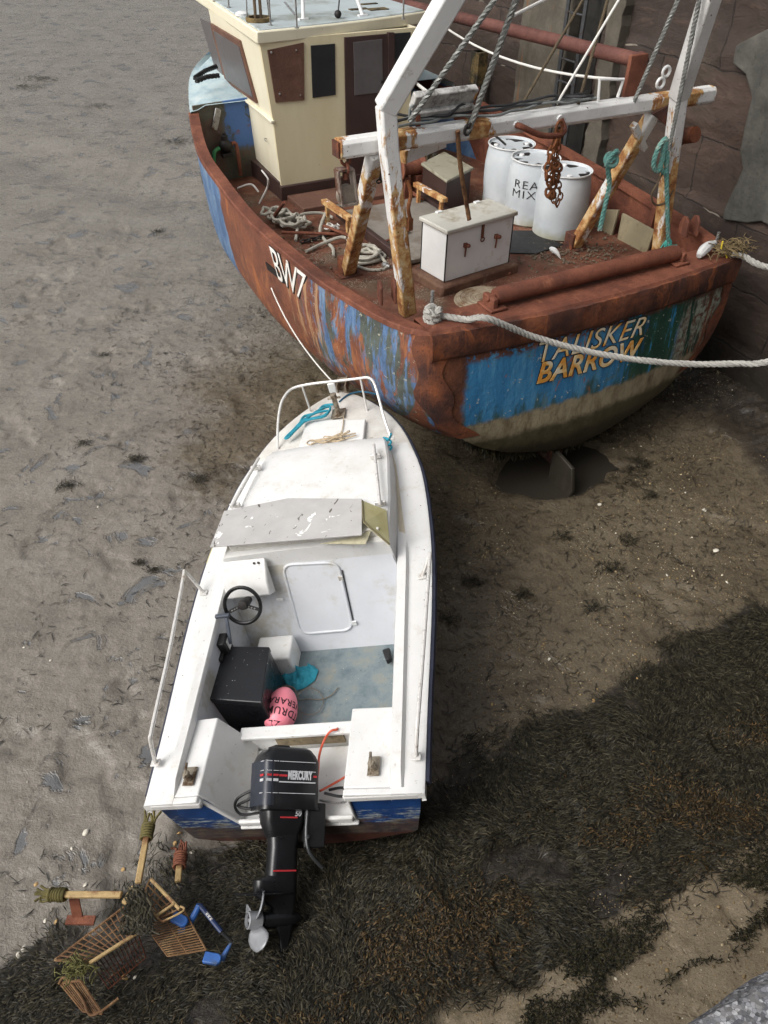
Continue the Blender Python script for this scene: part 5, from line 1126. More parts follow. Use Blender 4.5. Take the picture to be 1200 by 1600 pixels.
# throttle
tq_=B.z(338,985,.92)
mb=MB(); tx=-XI+.05; mb.box((tx,1.42,.80),(.07,.13,.22)); mb.box((tx-.03,1.32,.76),(.06,.1,.1)); th=mb.build('throttle_box',black_r,bt,bevel=.01)
mb=MB(); mb.bar(V3(tx+.05,1.43,.82),V3(tx+.055,1.55,1.02),.03,.02); mb.box((tx+.02,1.565,1.035),(.13,.035,.03)); mb.build('throttle_lever',plain('grey_lever',C(70,76,86),.4),th,bevel=.006)
mb=MB(); mb.box((tx+.037,1.43,.83),(.004,.06,.1)); mb.build('lever_plate',white_p,th)
for k in range(3):
    mb=MB(); mb.tube(spl([V3(tx,1.36-.02*k,.72),V3(tx+.04,1.15-.05*k,.5),V3(tx+.03+.02*k,.95,.36),V3(tx+.12,.80-.03*k,.34),V3(tx+.3,.72,.30)],6),.009,6); mb.build('control_cable',black_r,bt)
# cabin trunk
rows=[]
for y in np.linspace(2.02,3.72,16):
    k=(y-2.02)/1.7; w=np.interp(y,[2.02,2.6,3.2,3.55,3.72],[.745,.73,.68,.62,.56]); zt=np.interp(y,[2.02,2.8,3.45,3.6,3.72],[1.285,1.30,1.275,1.235,1.15]); zb=zgf(y)-.01
    rows.append([V3(-w-.03,y,zb),V3(-w-.004,y,zt-.022),V3(-w+.016,y,zt-.004),V3(-w*.5,y,zt+.012),V3(0,y,zt+.018),V3(w*.5,y,zt+.012),V3(w-.016,y,zt-.004),V3(w+.004,y,zt-.022),V3(w+.03,y,zb)])
mb=MB(); mb.grid(rows); mb.add(rows[0],[tuple(range(9))[::-1]]); mb.build('cabin_top',gel,bt,smooth=25)
# foredeck
rows=[]
for y in np.concatenate([np.arange(3.5,4.5,.1),np.linspace(4.5,4.68,6)]):
    w=max(hwf(min(y,4.67)),.012)+.012; zg=zgf(min(y,4.67)); rows.append([V3(-w+.02,y,zg-.085),V3(-w,y,zg-.08),V3(-w,y,zg-.012),V3(-w+min(.02,w*.5),y,zg),V3(0,y,zg+.022),V3(w-min(.02,w*.5),y,zg),V3(w,y,zg-.012),V3(w,y,zg-.08),V3(w-.02,y,zg-.085)])
mb=MB(); mb.grid(rows); mb.build('foredeck',geld,bt,smooth=40)
hq_=[B.z(*p,1.2) for p in ((478,656),(571,654),(566,697),(466,700))]
mb=MB(); mb.prism([V3(p[0],p[1],1.14) for p in hq_],(0,0,.055)); mb.build('foredeck_hatch',gel,bt,bevel=.01)
# tan anti-slip strip on the starboard side deck
tan=plain('tan_antislip',C(196,186,166),.8,0,.12,10,.3)
mb=MB(); p=[B.z(*q,1.03) for q in ((613,712),(621,735),(634,840),(636,886),(629,872),(620,800))]; mb.prism([V3(q[0],q[1],zgf(q[1])+.006) for q in p],(0,0,.004)); mb.build('antislip_strip',tan,bt,smooth=0)
# windscreen: low frame, side panes
yel=N('yellowed_acrylic'); ya=yel.fin(yel.ramp(yel.noise(5,4),[(.3,C(184,177,128)),(.7,C(206,200,158))]),.3,0,None,spec=.5)
wq=[B.z(*p,z) for p,z in (((566,782),1.44),((604,797),1.30),((609,851),1.27),((568,815),1.46))]
mb=MB(); mb.prism(wq,(-.004,-.006,-.008)); mb.build('windscreen_pane',ya,bt,smooth=0)
mb=MB(); mb.tube([wq[0],wq[3],wq[2]],.008,6); mb.build('windscreen_frame',plain('dull_frame',C(120,112,84),.5,.3),bt)
wl=[B.z(*p,z) for p,z in (((351,799),1.36),((331,856),1.42),((322,880),1.24),((340,830),1.24))]
mb=MB(); mb.prism(wl,(.006,-.004,-.004)); mb.build('windscreen_pane',ya,bt,smooth=0)
mb=MB(); mb.prism([B.z(*p,1.36) for p in ((501,849),(560,838),(582,824),(571,850))],(0,0,-.006)); mb.build('windscreen_pane',plain('pale_acrylic',C(200,194,166),.3),bt,smooth=0)
mb=MB(); mb.box((0,2.10,1.32),(1.36,.03,.10)); mb.build('windscreen_sill',geld,bt,bevel=.006)
# rails
def rail_(name,pts,r=.015,feet=(),par=bt,sm=5):
    mb=MB(); mb.tube(spl(pts,sm),r,8); o=mb.build(name,tube_m,par)
    for f in feet: mb=MB(); mb.box(f,(.07,.06,.012)); mb.build('rail_foot',tube_m,o,bevel=.003)
    return o
pt=[((434,704),1.12),((434,668),1.30),((437,640),1.42),((443,622),1.48),((457,607),1.51),((485,600),1.52),((520,596),1.52),((555,592),1.52),((574,590),1.52),((583,596),1.50),((590,615),1.42),((600,652),1.26),((611,684),1.12)]
P=[B.z(*p,z) for p,z in pt]; pul=rail_('bow_rail',P,.014,(P[0],P[-1]),sm=4)
for (a,za),(b,zb) in ((((472,603),1.52),((486,645),1.15)),(((563,591),1.52),((574,643),1.15))):
    p,q=B.z(*a,za),B.z(*b,zb); mb=MB(); mb.tube([p,q],.011,8); mb.box(q,(.06,.05,.012)); mb.build('stanchion',tube_m,pul)
P=[B.z(*p,z) for p,z in (((318,926),1.0),((303,908),1.12),((289,893),1.24),((286,905),1.24),((266,1010),1.22),((246,1100),1.20),((236,1146),1.18),((235,1158),1.14),((243,1192),.90))]
rail_('side_rail',P,.015,(P[0],P[-1]),sm=3)
P=[B.z(*p,z) for p,z in (((660,900),1.0),((667,880),1.1),((672,864),1.18),((671,880),1.18),((664,980),1.16),((658,1060),1.13),((652,1135),1.08),((650,1182),.90))]
rail_('side_rail',P,.015,(P[0],P[-1]),sm=3)
for a,b in (((584,695),(594,790)),((404,716),(362,792))):
    p,q=B.z(*a,1.36),B.z(*b,1.37); mb=MB(); mb.tube([p,q],.015,10); o=mb.build('grab_rail',tube_m,bt)
    for k in (.15,.92): m=p*(1-k)+q*k; mb=MB(); mb.box(m-V3(0,0,.035),(.10,.03,.05)); mb.build('rail_bracket',tube_m,o,bevel=.006)
# bow fittings
c=B.z(529,646,1.19); mb=MB(); mb.box(c,(.15,.17,.012)); mb.lathe([(.045,0),(.04,.04),(.028,.06),(.028,.2),(.034,.21),(.034,.25),(.01,.26)],14,c); mb.tube([c+V3(-.07,0,.2),c+V3(.07,0,.2)],.012,8); mb.build('mooring_post',plate_m,bt,bevel=.003)
c=B.z(536,604,1.2); mb=MB(); mb.box(c+V3(-.05,0,.02),(.014,.22,.1)); mb.box(c+V3(.05,0,.02),(.014,.22,.1)); mb.tube([c+V3(-.06,.07,.04),c+V3(.06,.07,.04)],.035,12); mb.box(c-V3(0,0,.03),(.11,.24,.012)); mb.build('bow_roller',plate_m,bt)
c=B.z(519,606,1.36); mb=MB(); mb.box(c,(.085,.03,.12)); mb.build('rail_plate',white_p,pul,bevel=.01)
for u,v in ((297,1213),(584,1197)):
    c=B.z(u,v,.872); mb=MB(); mb.box(c,(.085,.15,.01)); mb.lathe([(.03,0),(.022,.03),(.02,.06),(.03,.07),(.02,.085)],12,c+V3(0,-.02,0)); mb.tube([c+V3(-.0,-.06,.075),c+V3(-.01,.06,.085)],.011,8); mb.build('mooring_cleat',plate_m,bt,bevel=.003)

# ------------------------------------------------------------------ outboard motor, tilted and turned
om=bpy.data.objects.new('outboard_motor',None); COL.objects.link(om); om.parent=bt; om['label']='black outboard motor with grey propeller tilted back over the stern'
piv=B.z(444,1262,.66); gear=B.z(437,1436,.36)
Uw=nrm(piv-gear)
aft=nrm(V3(-.60,-1,.1)); aft=nrm(aft-Uw*np.dot(aft,Uw)); Ur=nrm(np.cross(aft,Uw))
# motor axes: x = its starboard, y = forward, z = up its leg
Rm=np.stack([np.cross(-aft,Uw),-aft,Uw],1)
mm=Matrix.Identity(4)
for i in range(3):
    for j in range(3): mm[i][j]=Rm[i,j]
    mm[i][3]=piv[i]
om.matrix_local=mm
MF=Frame(B.w(piv),B.R@Rm)
LEN=np.linalg.norm(piv-gear)
blk=plain('black_motor_paint',C(26,27,30),.32,0,.25,5,.05,C(70,70,70),.2); grm=plain('graphite_motor_band',C(46,50,60),.4,0,.12,5,.04); gry=plain('grey_propeller',C(150,152,156),.42,.25,.12,8,.05)
red_l=plain('red_stripe',C(190,52,58),.4,0,.1,9); wht_l=plain('pale_stripe',C(200,202,206),.4,0,.05,9)
# cowl: rounded box rings; half sizes a (x), b (y)
def ring(a,b0,b1,z,rad,n=5):
    P=[]
    for cx,cy,s in ((a-rad,b1-rad,0),(-a+rad,b1-rad,90),(-a+rad,b0+rad,180),(a-rad,b0+rad,270)):
        for k in range(n): t=math.radians(s+90*k/(n-1)); P.append(V3(cx+rad*math.cos(t),cy+rad*math.sin(t),z))
    return P
HA,HB0,HB1=.155,-.215,.215; CHH=.36
mb=MB(); rows=[ring(.10,-.15,.15,-.03,.06),ring(.15,-.22,.24,-.02,.06),ring(HA,HB0,HB1,.0,.055),ring(HA+.004,HB0-.004,HB1,.15,.055),ring(HA,HB0,HB1,CHH-.05,.055),ring(HA-.02,HB0+.02,HB1-.02,CHH-.005,.05),ring(HA-.035,HB0+.05,HB1-.05,CHH+.035,.05),ring(HA-.06,HB0+.09,HB1-.07,CHH+.05,.05),ring(.02,-.05,.05,CHH+.055,.01)]
mb.grid(rows,closed=True); mb.add(rows[0],[tuple(range(20))[::-1]]); mb.add(rows[-1],[tuple(range(20))]); cow=mb.build('cowl',blk,om,smooth=50)
mb=MB(); rows=[ring(HA+.006,HB0-.006,HB0+.10,z,.05) for z in (.005,.15,CHH-.05)]; mb.grid(rows,closed=True); mb.build('cowl_band',grm,cow,smooth=50)
mb=MB(); mb.box((0,-.06,CHH+.052),(.16,.12,.03)); mb.build('cowl_handle',black_p,cow,bevel=.012)
def face(x0,x1,z0,z1,mat,name,side=1,off=.0075):
    mb=MB(); mb.box((side*(HA+off-.002),(x0+x1)/2,(z0+z1)/2),(.005,abs(x1-x0),z1-z0)); return mb.build(name,mat,cow)
for z in (.30,.235,.085): face(-.11,.17,z,z+.004,wht_l,'stripe')
face(-.11,.17,.158,.166,wht_l,'stripe'); face(-.11,-.05,.198,.212,red_l,'stripe'); face(.155,.18,.198,.212,red_l,'stripe')
for z,m,h in ((.30,wht_l,.004),(.235,wht_l,.004),(.085,wht_l,.004),(.165,wht_l,.018),(.20,red_l,.014)):
    for y0 in (-.205,-.155): face(y0,y0+.036,z,z+h,m,'stripe',off=.0085)
    mb=MB(); mb.box((.11,HB0-.0085,z+h/2),(.06,.005,h)); mb.box((-.11,HB0-.0085,z+h/2),(.06,.005,h)) if False else None; mb.build('stripe',m,cow)
fn=lambda a,b,h: V3(HA+.006+h,-.045+.19*a,.178+.064*b)
mapped_text('cowl_lettering','MERCURY',fn,wht_l,cow,offset=.055,lift=.001,depth=.002,spacing=1.1)
# mid section and leg
mb=MB(); rows=[ring(.10,-.17,.14,-.02,.05),ring(.095,-.16,.13,-.10,.05),ring(.07,-.12,.10,-.20,.05)]; mb.grid(rows,closed=True); mb.add(rows[-1],[tuple(range(20))]); ms=mb.build('mid_cover',blk,om,smooth=50)
mb=MB(); mb.box((.098,.0,-.07),(.006,.13,.010)); mb.build('stripe',red_l,ms)
mapped_text('size_lettering','50',lambda a,b,h:V3(.099+h,.045+.05*a,-.062+.035*b),wht_l,ms,offset=.02,lift=.001,depth=.002,shear=.2)
zl=-LEN*.62
mb=MB(); rows=[ring(.075,-.115,.105,-.15,.05),ring(.07,-.105,.10,zl*.6,.05),ring(.068,-.11,.105,zl,.05),ring(.06,-.20,.11,zl-.03,.05)]; mb.grid(rows,closed=True); leg_=mb.build('drive_leg',blk,om,smooth=50)
mb=MB(); mb.box((.069,-.005,zl+.03),(.006,.17,.010)); mb.build('stripe',red_l,leg_)
mb=MB(); mb.prism([V3(-.12,-.30,zl-.12),V3(.12,-.30,zl-.12),V3(.11,-.05,zl-.12),V3(.04,.10,zl-.12),V3(-.04,.10,zl-.12),V3(-.11,-.05,zl-.12)],(0,0,.012)); mb.build('cavitation_plate',blk,leg_,bevel=.004)
mb=MB(); rows=[ring(.06,-.20,.11,zl-.03,.05),ring(.055,-.20,.11,zl-.12,.05),ring(.045,-.07,.11,zl-.2,.04),ring(.035,-.05,.10,-LEN-.02,.03),ring(.018,.0,.08,-LEN-.10,.012),ring(.01,.02,.06,-LEN-.22,.008)]; mb.grid(rows,closed=True); mb.add(rows[-1],[tuple(range(20))]); mb.build('gearcase',blk,leg_,smooth=50)
gz_=-LEN
mb=MB(); Rg=rotx(90); mb.lathe([(.004,-.17),(.03,-.14),(.05,-.06),(.055,.05),(.05,.12)],20,(0,-.0,gz_),Rg); mb.build('gear_housing',blk,leg_,smooth=50)
prop=bpy.data.objects.new('propeller',None); COL.objects.link(prop); prop.parent=om; prop.location=(0,-.17,gz_)
mb=MB(); mb.lathe([(.03,-.05),(.056,-.03),(.056,.06),(.048,.065),(.044,.045),(.012,.04),(.012,.055),(.002,.056)],24,(0,0,0),rotx(90)); prop_h=mb.build('propeller_hub',gry,prop,smooth=40)
mb=MB(); mb.lathe([(.043,.046),(.013,.044)],24,(0,0,0),rotx(90),cap=False); mb.build('hub_hole',black_p,prop)
for k,a0 in enumerate((40,160,280)):
    rows=[]
    for r_,wd,pit in ((.05,.045,52),(.09,.075,42),(.13,.096,34),(.165,.09,28),(.19,.056,25),(.20,.015,24)):
        row=[]
        for s_ in np.linspace(-1,1,9):
            ang=math.radians(a0)+s_*wd*math.cos(math.radians(pit))/r_+.25*(r_-.05)/.12
            row.append(V3(r_*math.cos(ang), s_*wd*math.sin(math.radians(pit))*.8+.01*(s_*s_), r_*math.sin(ang)))
        rows.append(row)
    mb=MB(); mb.grid(rows); o=mb.build('propeller_blade',gry,prop,smooth=60)
    sm=o.modifiers.new('thick','SOLIDIFY'); sm.thickness=.007; sm.offset=0
# bracket, tilt lever, cables
mb=MB(); mb.box((0,.17,-.10),(.18,.08,.26)); mb.box((-.10,.20,-.12),(.03,.16,.30)); mb.box((.10,.20,-.12),(.03,.16,.30)); mb.build('clamp_bracket',black_r,om,bevel=.01)
mb=MB(); mb.tube(spl([V3(.11,.14,.0),V3(.115,.13,-.18),V3(.115,.16,-.30),V3(.12,.26,-.40)],4),.013,8); mb.sphere((.118,.14,-.20),.02,8,6); mb.build('tilt_arm',plain('worn_black_arm',C(60,62,64),.35,.4),om)
bl=lambda p: MF.l(B.w(p))
for pts in ([(-.20,.1,.76),(-.36,.05,.72),(-.42,.03,.62),(-.38,.0,.56),(-.24,.0,.58)],[(-.18,.1,.72),(-.30,.05,.68),(-.40,.04,.62),(-.30,.02,.60),(-.2,.02,.6)],[(.25,.12,.60),(.36,.1,.58),(.43,.12,.56),(.36,.2,.52),(.25,.2,.5)]):
    mb=MB(); mb.tube(spl([bl(V3(*p)) for p in pts],6),.011,7); mb.build('control_cable',black_r,om)
mb=MB(); mb.tube(spl([bl(V3(*p)) for p in ((.2,.1,.54),(.34,.08,.52),(.43,.1,.52))],4),.009,7); mb.build('steering_rod',steel,om)

for k,(x_,y_,z_) in enumerate([(-.38,.604,.57),(-.18,.604,.57),(.30,.604,.57),(.42,.604,.57)]):
    mb=MB(); mb.sphere((x_,y_+.03,z_),.008,8,5); mb.build('screw_head',steel,bt)
for sd in (-1,1):
    for y_ in np.arange(.5,3.3,.55):
        mb=MB(); mb.sphere((sd*(hwf(y_)-.05),y_,zgf(y_)+.001),.006,8,4,sc=(1,1,.4)); mb.build('screw_head',plate_m,bt)
# ================================================================== things lying in the small boat
# grey board laid over the windscreen
n=N('grey_board'); c=n.ramp(n.noise(5,5,.6),[(.3,C(176,174,172)),(.7,C(190,188,186))]); s1=n.ss(n.noise(7,3,.6,v=n.sc(n.obj,1,.7,1),dist=.5),.645,.67); c=n.mix(s1,c,C(238,237,234)); c=n.mix(n.ss(n.noise(11,3,.6,v=n.sc(n.obj,1.3,.6,1),dist=.8),.66,.68),c,C(92,86,78)); c=n.mix(n.ss(n.noise(30,4,.7),.68,.72,0,.6),c,C(150,142,130))
bd_m=n.fin(c,.6,0,n.noise(30,4),.12,.01)
bp=[B.z(*p,z) for p,z in (((329,856),1.44),((351,800),1.36),((451,780),1.335),((566,781),1.35),((566,837),1.44))]
mb=MB(); mb.prism(bp,(0,0,.014)); tag(mb.build('cover_board',bd_m,None,B,sum(bp)/5,smooth=0,bevel=.003),'thin grey board spattered with bird droppings lying over the boat windscreen','board')
# black box
tz=.77; bt_=[B.z(*p,tz) for p in ((349,1009),(421,1010),(409,1098),(321,1092))]
cc=sum(bt_)/4; bb=thing('storage_box','scuffed black storage box standing in the small boat behind the steering wheel','storage box',B,V3(cc[0],cc[1],FZ))
lo=[V3(p[0]*.97+cc[0]*.03,p[1],FZ+.005) for p in bt_]; o_=V3(cc[0],cc[1],FZ)
n=N('scuffed_black_plastic'); c=n.ramp(n.noise(4,5),[(.3,C(20,21,24)),(.7,C(30,31,35))]); c=n.mix(n.ma('MULTIPLY',n.ss(n.noise(26,5,.75),.60,.70,0,.5),n.ss(n.noise(3,3),.48,.62)),c,C(120,124,130)); c=n.mix(n.ss(n.noise(45,2),.72,.74),c,C(190,190,186)); scuff=n.fin(c,.35,0,n.noise(50,3),.1,.01)
mb=MB(); vs=[p-o_ for p in lo]+[(p-o_)*V3(.97,.97,1)-V3(0,0,.06) for p in bt_]; mb.add(vs,[(0,1,2,3),(7,6,5,4),(0,4,5,1),(1,5,6,2),(2,6,7,3),(3,7,4,0)]); mb.build('box_body',plain('black_plastic',C(22,22,25),.3,0,.2,6),bb,bevel=.012)
mb=MB(); mb.prism([p-o_-V3(0,0,.06) for p in bt_],(0,0,.06)); mb.build('box_lid',scuff,bb,bevel=.012,segs=3)
# pink buoy
bc_=B.z(439,1110,FZ+.21); ax=nrm(B.z(447,1082,FZ+.30)-B.z(431,1146,FZ+.22)); 
bu=thing('buoy','pink egg shaped buoy with black hand lettering lying against the black box','buoy',B,bc_)
zx=ax; xx=nrm(np.cross(V3(0,0,1),zx)); yx=np.cross(zx,xx); Rb=np.stack([xx,yx,zx],1)
br0=.5*52*((B.w(bc_)-CC)@CF)/FPX; bl0=br0*1.45; print('buoy',br0)
pink=plain('pink_plastic',C(250,144,160),.42,0,.1,3,.06,C(220,120,140),.3)
def bprof(t): return br0*math.sqrt(max(0,1-t*t))*(1-.07*t)+.0004
mb=MB(); mb.lathe([(bprof(t),bl0*t) for t in np.sin(np.linspace(-math.pi/2,math.pi/2,21))],28,(0,0,0),Rb,cap=False); mb.build('buoy_body',pink,bu)
toc=Rb.T@nrm(B.l(CC)-bc_); th0=math.atan2(toc[1],toc[0])
for txt,t0,t1,w,of in (('VERARA',.33,.05,2.3,.15),('TDRUM',-.08,-.38,2.2,.2),('ZL',-.62,-.85,.9,-.3)):
    def fn(a,b,h,t0=t0,t1=t1,w=w,of=of):
        an=th0+of+w*.5-w*a; t=t0+(t1-t0)*b; r=bprof(t)+h; return Rb@V3(r*math.cos(an),r*math.sin(an),bl0*t)
    mapped_text('buoy_lettering',txt,fn,plain('marker_ink_%s'%txt[0].lower(),C(52,22,30),.6),bu,offset=.012,lift=.0015,depth=.001,spacing=1.12)
# teal cloth
def cloth(pts,z0,amp,seed,n=26):
    q=[B.z(*p,z0) for p in pts]; c=sum(q)/len(q); m=len(q); rows=[]; r=np.random.default_rng(seed); a=r.random()*9
    for i in range(n+1):
        k=i/n; row=[]
        for j in range(48):
            t=j/48*m; i0=int(t)%m; f=t-int(t); e=q[i0]*(1-f)+q[(i0+1)%m]*f; p=c+(e-c)*k
            nz=float(fbm(np.array(p[0]*22+a),np.array(p[1]*22),3)); rd=abs(float(fbm(np.array(p[0]*12+a),np.array(p[1]*9+5),2))-.5)
            p=p+V3(0,0,(amp*(nz-.2)+amp*.9*max(0,.12-rd)/.12)*(1-k**5)+.006); row.append(p)
        rows.append(row)
    mb=MB(); mb.grid(rows,closed=True); return mb,c
mb,c=cloth(((437,1055),(450,1046),(472,1042),(490,1040),(498,1048),(492,1064),(476,1076),(462,1080),(452,1072),(440,1066)),FZ+.01,.075,2)
tag(mb.build('cloth',plain('teal_cloth',C(46,142,162),.85,0,.2,10,.3),None,B,c,smooth=60),'crumpled teal cloth lying on the floor of the small boat','cloth')
# thin wire loops on the floor
P=[B.z(*p,FZ+h) for p,h in (((441,1072),.08),((456,1073),.05),((464,1082),.02),((468,1094),.02),((482,1092),.02),((500,1093),.02),((518,1086),.02),((528,1074),.02))]
Q2=[B.z(484+21*math.cos(t),1096+21*math.sin(t),FZ+.02+.02*abs(math.sin(t))) for t in np.linspace(-2.8,3.2,26)]
mb=MB(); mb.tube(spl(P,5),.005,6); mb.tube(spl(Q2,2),.004,6); tag(mb.build('wire',plain('grey_brown_wire',C(120,112,98),.6),None,B,P[0]),'thin looped wire lying on the boat floor beside the pink buoy','wire')
q=B.z(606,1028,FZ+.05); mb=MB(); mb.prism([B.z(*p,FZ+.03) for p in ((599,1022),(611,1018),(614,1034),(606,1040))],(0,0,.07)); tag(mb.build('shoe',black_r,None,B,q,bevel=.015),'small black shoe like object against the right side of the boat floor','shoe')
# orange fuel hose
P=[B.z(*p,z) for p,z in (((526,1140),.65),((516,1143),.66),((506,1158),.60),((499,1180),.58),((497,1205),.58),((494,1232),.56))]
Q3=[B.z(*p,z) for p,z in (((567,1133),.75),((558,1136),.74),((553,1150),.64),((556,1172),.60),((556,1192),.56),((544,1210),.50),((522,1224),.48),((500,1236),.55))]
mb=MB(); mb.tube(spl(P,6),.009,8); mb.tube(spl(P[:1]+[P[0]-V3(0,-.1,.1),Q3[0]-V3(.05,-.06,.12),Q3[0]],5),.009,8); mb.tube(spl(Q3,6),.009,8); tag(mb.build('fuel_hose',plain('orange_hose',C(204,84,54),.45,0,.12,8),None,B,P[0]),'thin orange fuel hose looping over the engine well beside the outboard','hose')
# ropes on the foredeck
bl_r=plain('turquoise_rope',C(40,140,160),.8,0,.25,30,.2)
fz_=1.19; P=[B.z(*p,fz_+h) for p,h in (((521,632),.05),((505,634),.02),((494,645),.03),((476,650),.03),((470,660),.05),((486,655),.06),((508,650),.05),((516,636),.04),((500,640),.06),((482,652),.06),((468,664),.05),((460,674),.03),((450,684),.02),((446,684),.02),((458,672),.04),((472,658),.06),((492,646),.07),((512,642),.06),((505,650),.04),((480,656),.06),((464,670),.05),((452,681),.04))]
mb=MB(); mb.tube(spl(P,5),.013,7); tag(mb.build('rope',bl_r,None,B,P[0]),'turquoise rope bundled on the left edge of the small boat foredeck','rope')
P=[B.z(*p,fz_+h-.03) for p,h in (((611,678),.2),((606,688),.06),((594,686),.05),((592,694),.04),((604,697),.05),((611,690),.07),((600,684),.06),((594,692),.03),((610,696),.03),((610,702),.02),((596,703),.02),((560,700),.02))]
mb=MB(); mb.tube(spl(P,5),.011,7); tag(mb.build('rope',bl_r,None,B,P[0]),'blue rope knotted round the right foot of the bow rail','rope')
P=[B.z(*p,fz_) for p in ((530,628),(542,618),(552,614),(565,612),(580,614),(588,616))]; mb=MB(); mb.tube(spl(P,5),.010,6); tag(mb.build('rope',plain('dark_blue_rope',C(34,84,110),.8),None,B,P[0]),'dark blue rope leading from the mooring post over the bow','rope')
tancord=plain('tan_cord',C(182,164,136),.85,0,.25,24)
P=[B.z(*p,fz_+.02) for p in ((537,652),(536,664),(533,676),(526,684))]; r=np.random.default_rng(12); c=B.z(522,688,fz_+.02); P+=[c+V3(.13*r.normal(),.045*r.normal(),.025*abs(r.normal())) for _ in range(26)]
mb=MB(); mb.tube(spl(P,4),.006,6); tag(mb.build('cord',tancord,None,B,c),'tangled tan cord lying on the foredeck hatch','cord')
c=B.z(486,691,fz_+.015); mb=MB(); torus(mb,c,.042,.005,np.eye(3),1.1,20); tag(mb.build('ring',tancord,None,B,c),'small tan ring lying on the foredeck left of the tangled cord','ring')
# ================================================================== overturned shopping trolley in the weed
wire_r=rust_mat('rusty_wire',a=C(134,104,72),b=C(108,80,56),d=C(78,58,42),hi=C(170,142,104)); tan_p=plain('scaly_trolley_frame',C(176,150,104),.7,0,.2,16,.3,C(120,84,54),.6)
gh=lambda u,v,h: V3(*_gnd(u,v,h))
def _gnd(u,v,h):
    h+=.10; q=W.z(u,v,h)
    for _ in range(8): q=W.z(u,v,float(gz(q[0],q[1],False))+h)
    return q
tp=gh(200,1480,0); st=thing('shopping_trolley','rusty overturned shopping trolley with blue handle lying half buried in the weed','shopping trolley',W,tp)
def wmesh(quad,nu,nv,r,re,name,m=wire_r,skipu=(),par=st):
    a,b,c,d=[p-tp for p in quad]; mb=MB(); P=lambda u,v:(a*(1-u)+b*u)*(1-v)+(d*(1-u)+c*u)*v
    for i in range(nu+1): u=i/nu; mb.tube([P(u,0),P(u,.5),P(u,1)],re if i in(0,nu) else r,5)
    for j in range(nv+1): v=j/nv; mb.tube([P(0,v),P(.5,v),P(1,v)],re if j in(0,nv) else r,5)
    o=mb.build(name,m,par); return o
A1,A2,A3,A4=gh(86,1500,.05),gh(176,1424,.14),gh(212,1458,.30),gh(142,1504,.30)
wmesh((A1,gh(206,1408,.12),gh(215,1456,.32),A4),14,4,.0048,.009,'basket_side')
wmesh((A4,gh(215,1456,.32),gh(228,1496,.06),gh(170,1545,.05)),12,4,.003,.004,'basket_base',rust_dk)
wmesh((gh(94,1536,.12),gh(126,1532,.16),gh(160,1584,.04),gh(130,1580,.02)),9,1,.0035,.008,'basket_front')
wmesh((gh(222,1440,.22),gh(286,1420,.24),gh(322,1484,.10),gh(262,1494,.10)),2,17,.0045,.006,'child_seat')
wmesh((gh(234,1374,.30),gh(280,1420,.32),gh(236,1442,.30),gh(216,1418,.28)),4,5,.0055,.007,'basket_back')
mb=MB(); mb.tube(spl([p-tp for p in (gh(92,1538,.13),gh(102,1528,.15),gh(128,1560,.1),gh(140,1585,.04),gh(158,1580,.05),gh(185,1560,.06))],5),.009,7); mb.build('basket_rim',wire_r,st)
for a,b,w in ((gh(236,1374,.32),gh(281,1421,.34),.012),(gh(140,1505,.32),gh(214,1458,.34),.013),(gh(232,1440,.33),gh(272,1412,.35),.010)):
    mb=MB(); mb.tube([a-tp,b-tp],w,8); mb.build('basket_rim',tan_p,st)
mb=MB(); mb.tube(spl([p-tp for p in (gh(232,1416,.35),gh(250,1438,.34),gh(262,1436,.35),gh(282,1426,.36),gh(288,1420,.36),gh(282,1416,.36))],5),.007,7); mb.build('seat_latch',tan_p,st)
# legs: flat tubes wound with old weed at their castor ends
for (pa,ha),(pb,hb_) in ((((232,1290),.30),((216,1380),.36)),(((80,1398),.30),((190,1398),.36)),(((282,1335),.10),((278,1378),.16))):
    a,b=gh(*pa,ha)-tp,gh(*pb,hb_)-tp; mb=MB(); mb.bar(a,b,.045,.03); lg=mb.build('frame_leg',tan_p,st,bevel=.008)
    mb=MB(); d=nrm(b-a); x=nrm(np.cross(d,(0,0,1))); r=np.random.default_rng(int(pa[0]))
    for k in range(6): c=a+d*.02*k; torus(mb,c,.034+.006*r.random(),.010,np.stack([x,np.cross(d,x),d],1),1.1,10,5)
    for k in range(7): e=a+x*(.012*(k-3)); mb.tube(spl([e+d*.02,e-d*.05+x*.006*r.normal(),e-d*.10+V3(.02*r.normal(),.02*r.normal(),.02)],3),.009,5)
    mb.build('castor_wrapping',plain('olive_weed_%d'%pa[0],C(98,90,48),.8,0,.35,14,.3) if pa[1]<1335 or pa[0]==80 else rust,lg)
mb=MB(); a=gh(116,1405,.2)-tp; b=gh(122,1436,.02)-tp; mb.bar(a,b,.07,.012); mb.box((gh(126,1438,.03)-tp),(.2,.06,.02)); mb.build('castor_fork',rust,st)
mb=MB(); a=gh(210,1386,.34)-tp; b=gh(194,1412,.36)-tp; mb.bar(a,b,.04,.03); mb.build('frame_joint',tan_p,st,bevel=.006)
blue_p=plain('blue_plastic',C(52,100,172),.45,0,.2,7,.1,C(74,82,84),.6); navy=plain('navy_grip',C(26,44,84),.4,0,.2,7)
K1,K2,K3,K4,K5=gh(297,1442,.16),gh(312,1414,.24),gh(346,1456,.16),gh(362,1472,.10),gh(346,1500,.06)
def blu(pts,r,name,m=blue_p): mb=MB(); mb.tube([p-tp for p in pts],r,10); return mb.build(name,m,st)
blu([K1,(K1+K2)/2,K2],.022,'handle_arm'); hg=blu([K2,K3],.017,'handle_grip',navy); blu([K3,K4],.014,'handle_core',black_r); blu([K4,(K4+K5)/2,K5],[.010,.016,.022],'handle_arm')
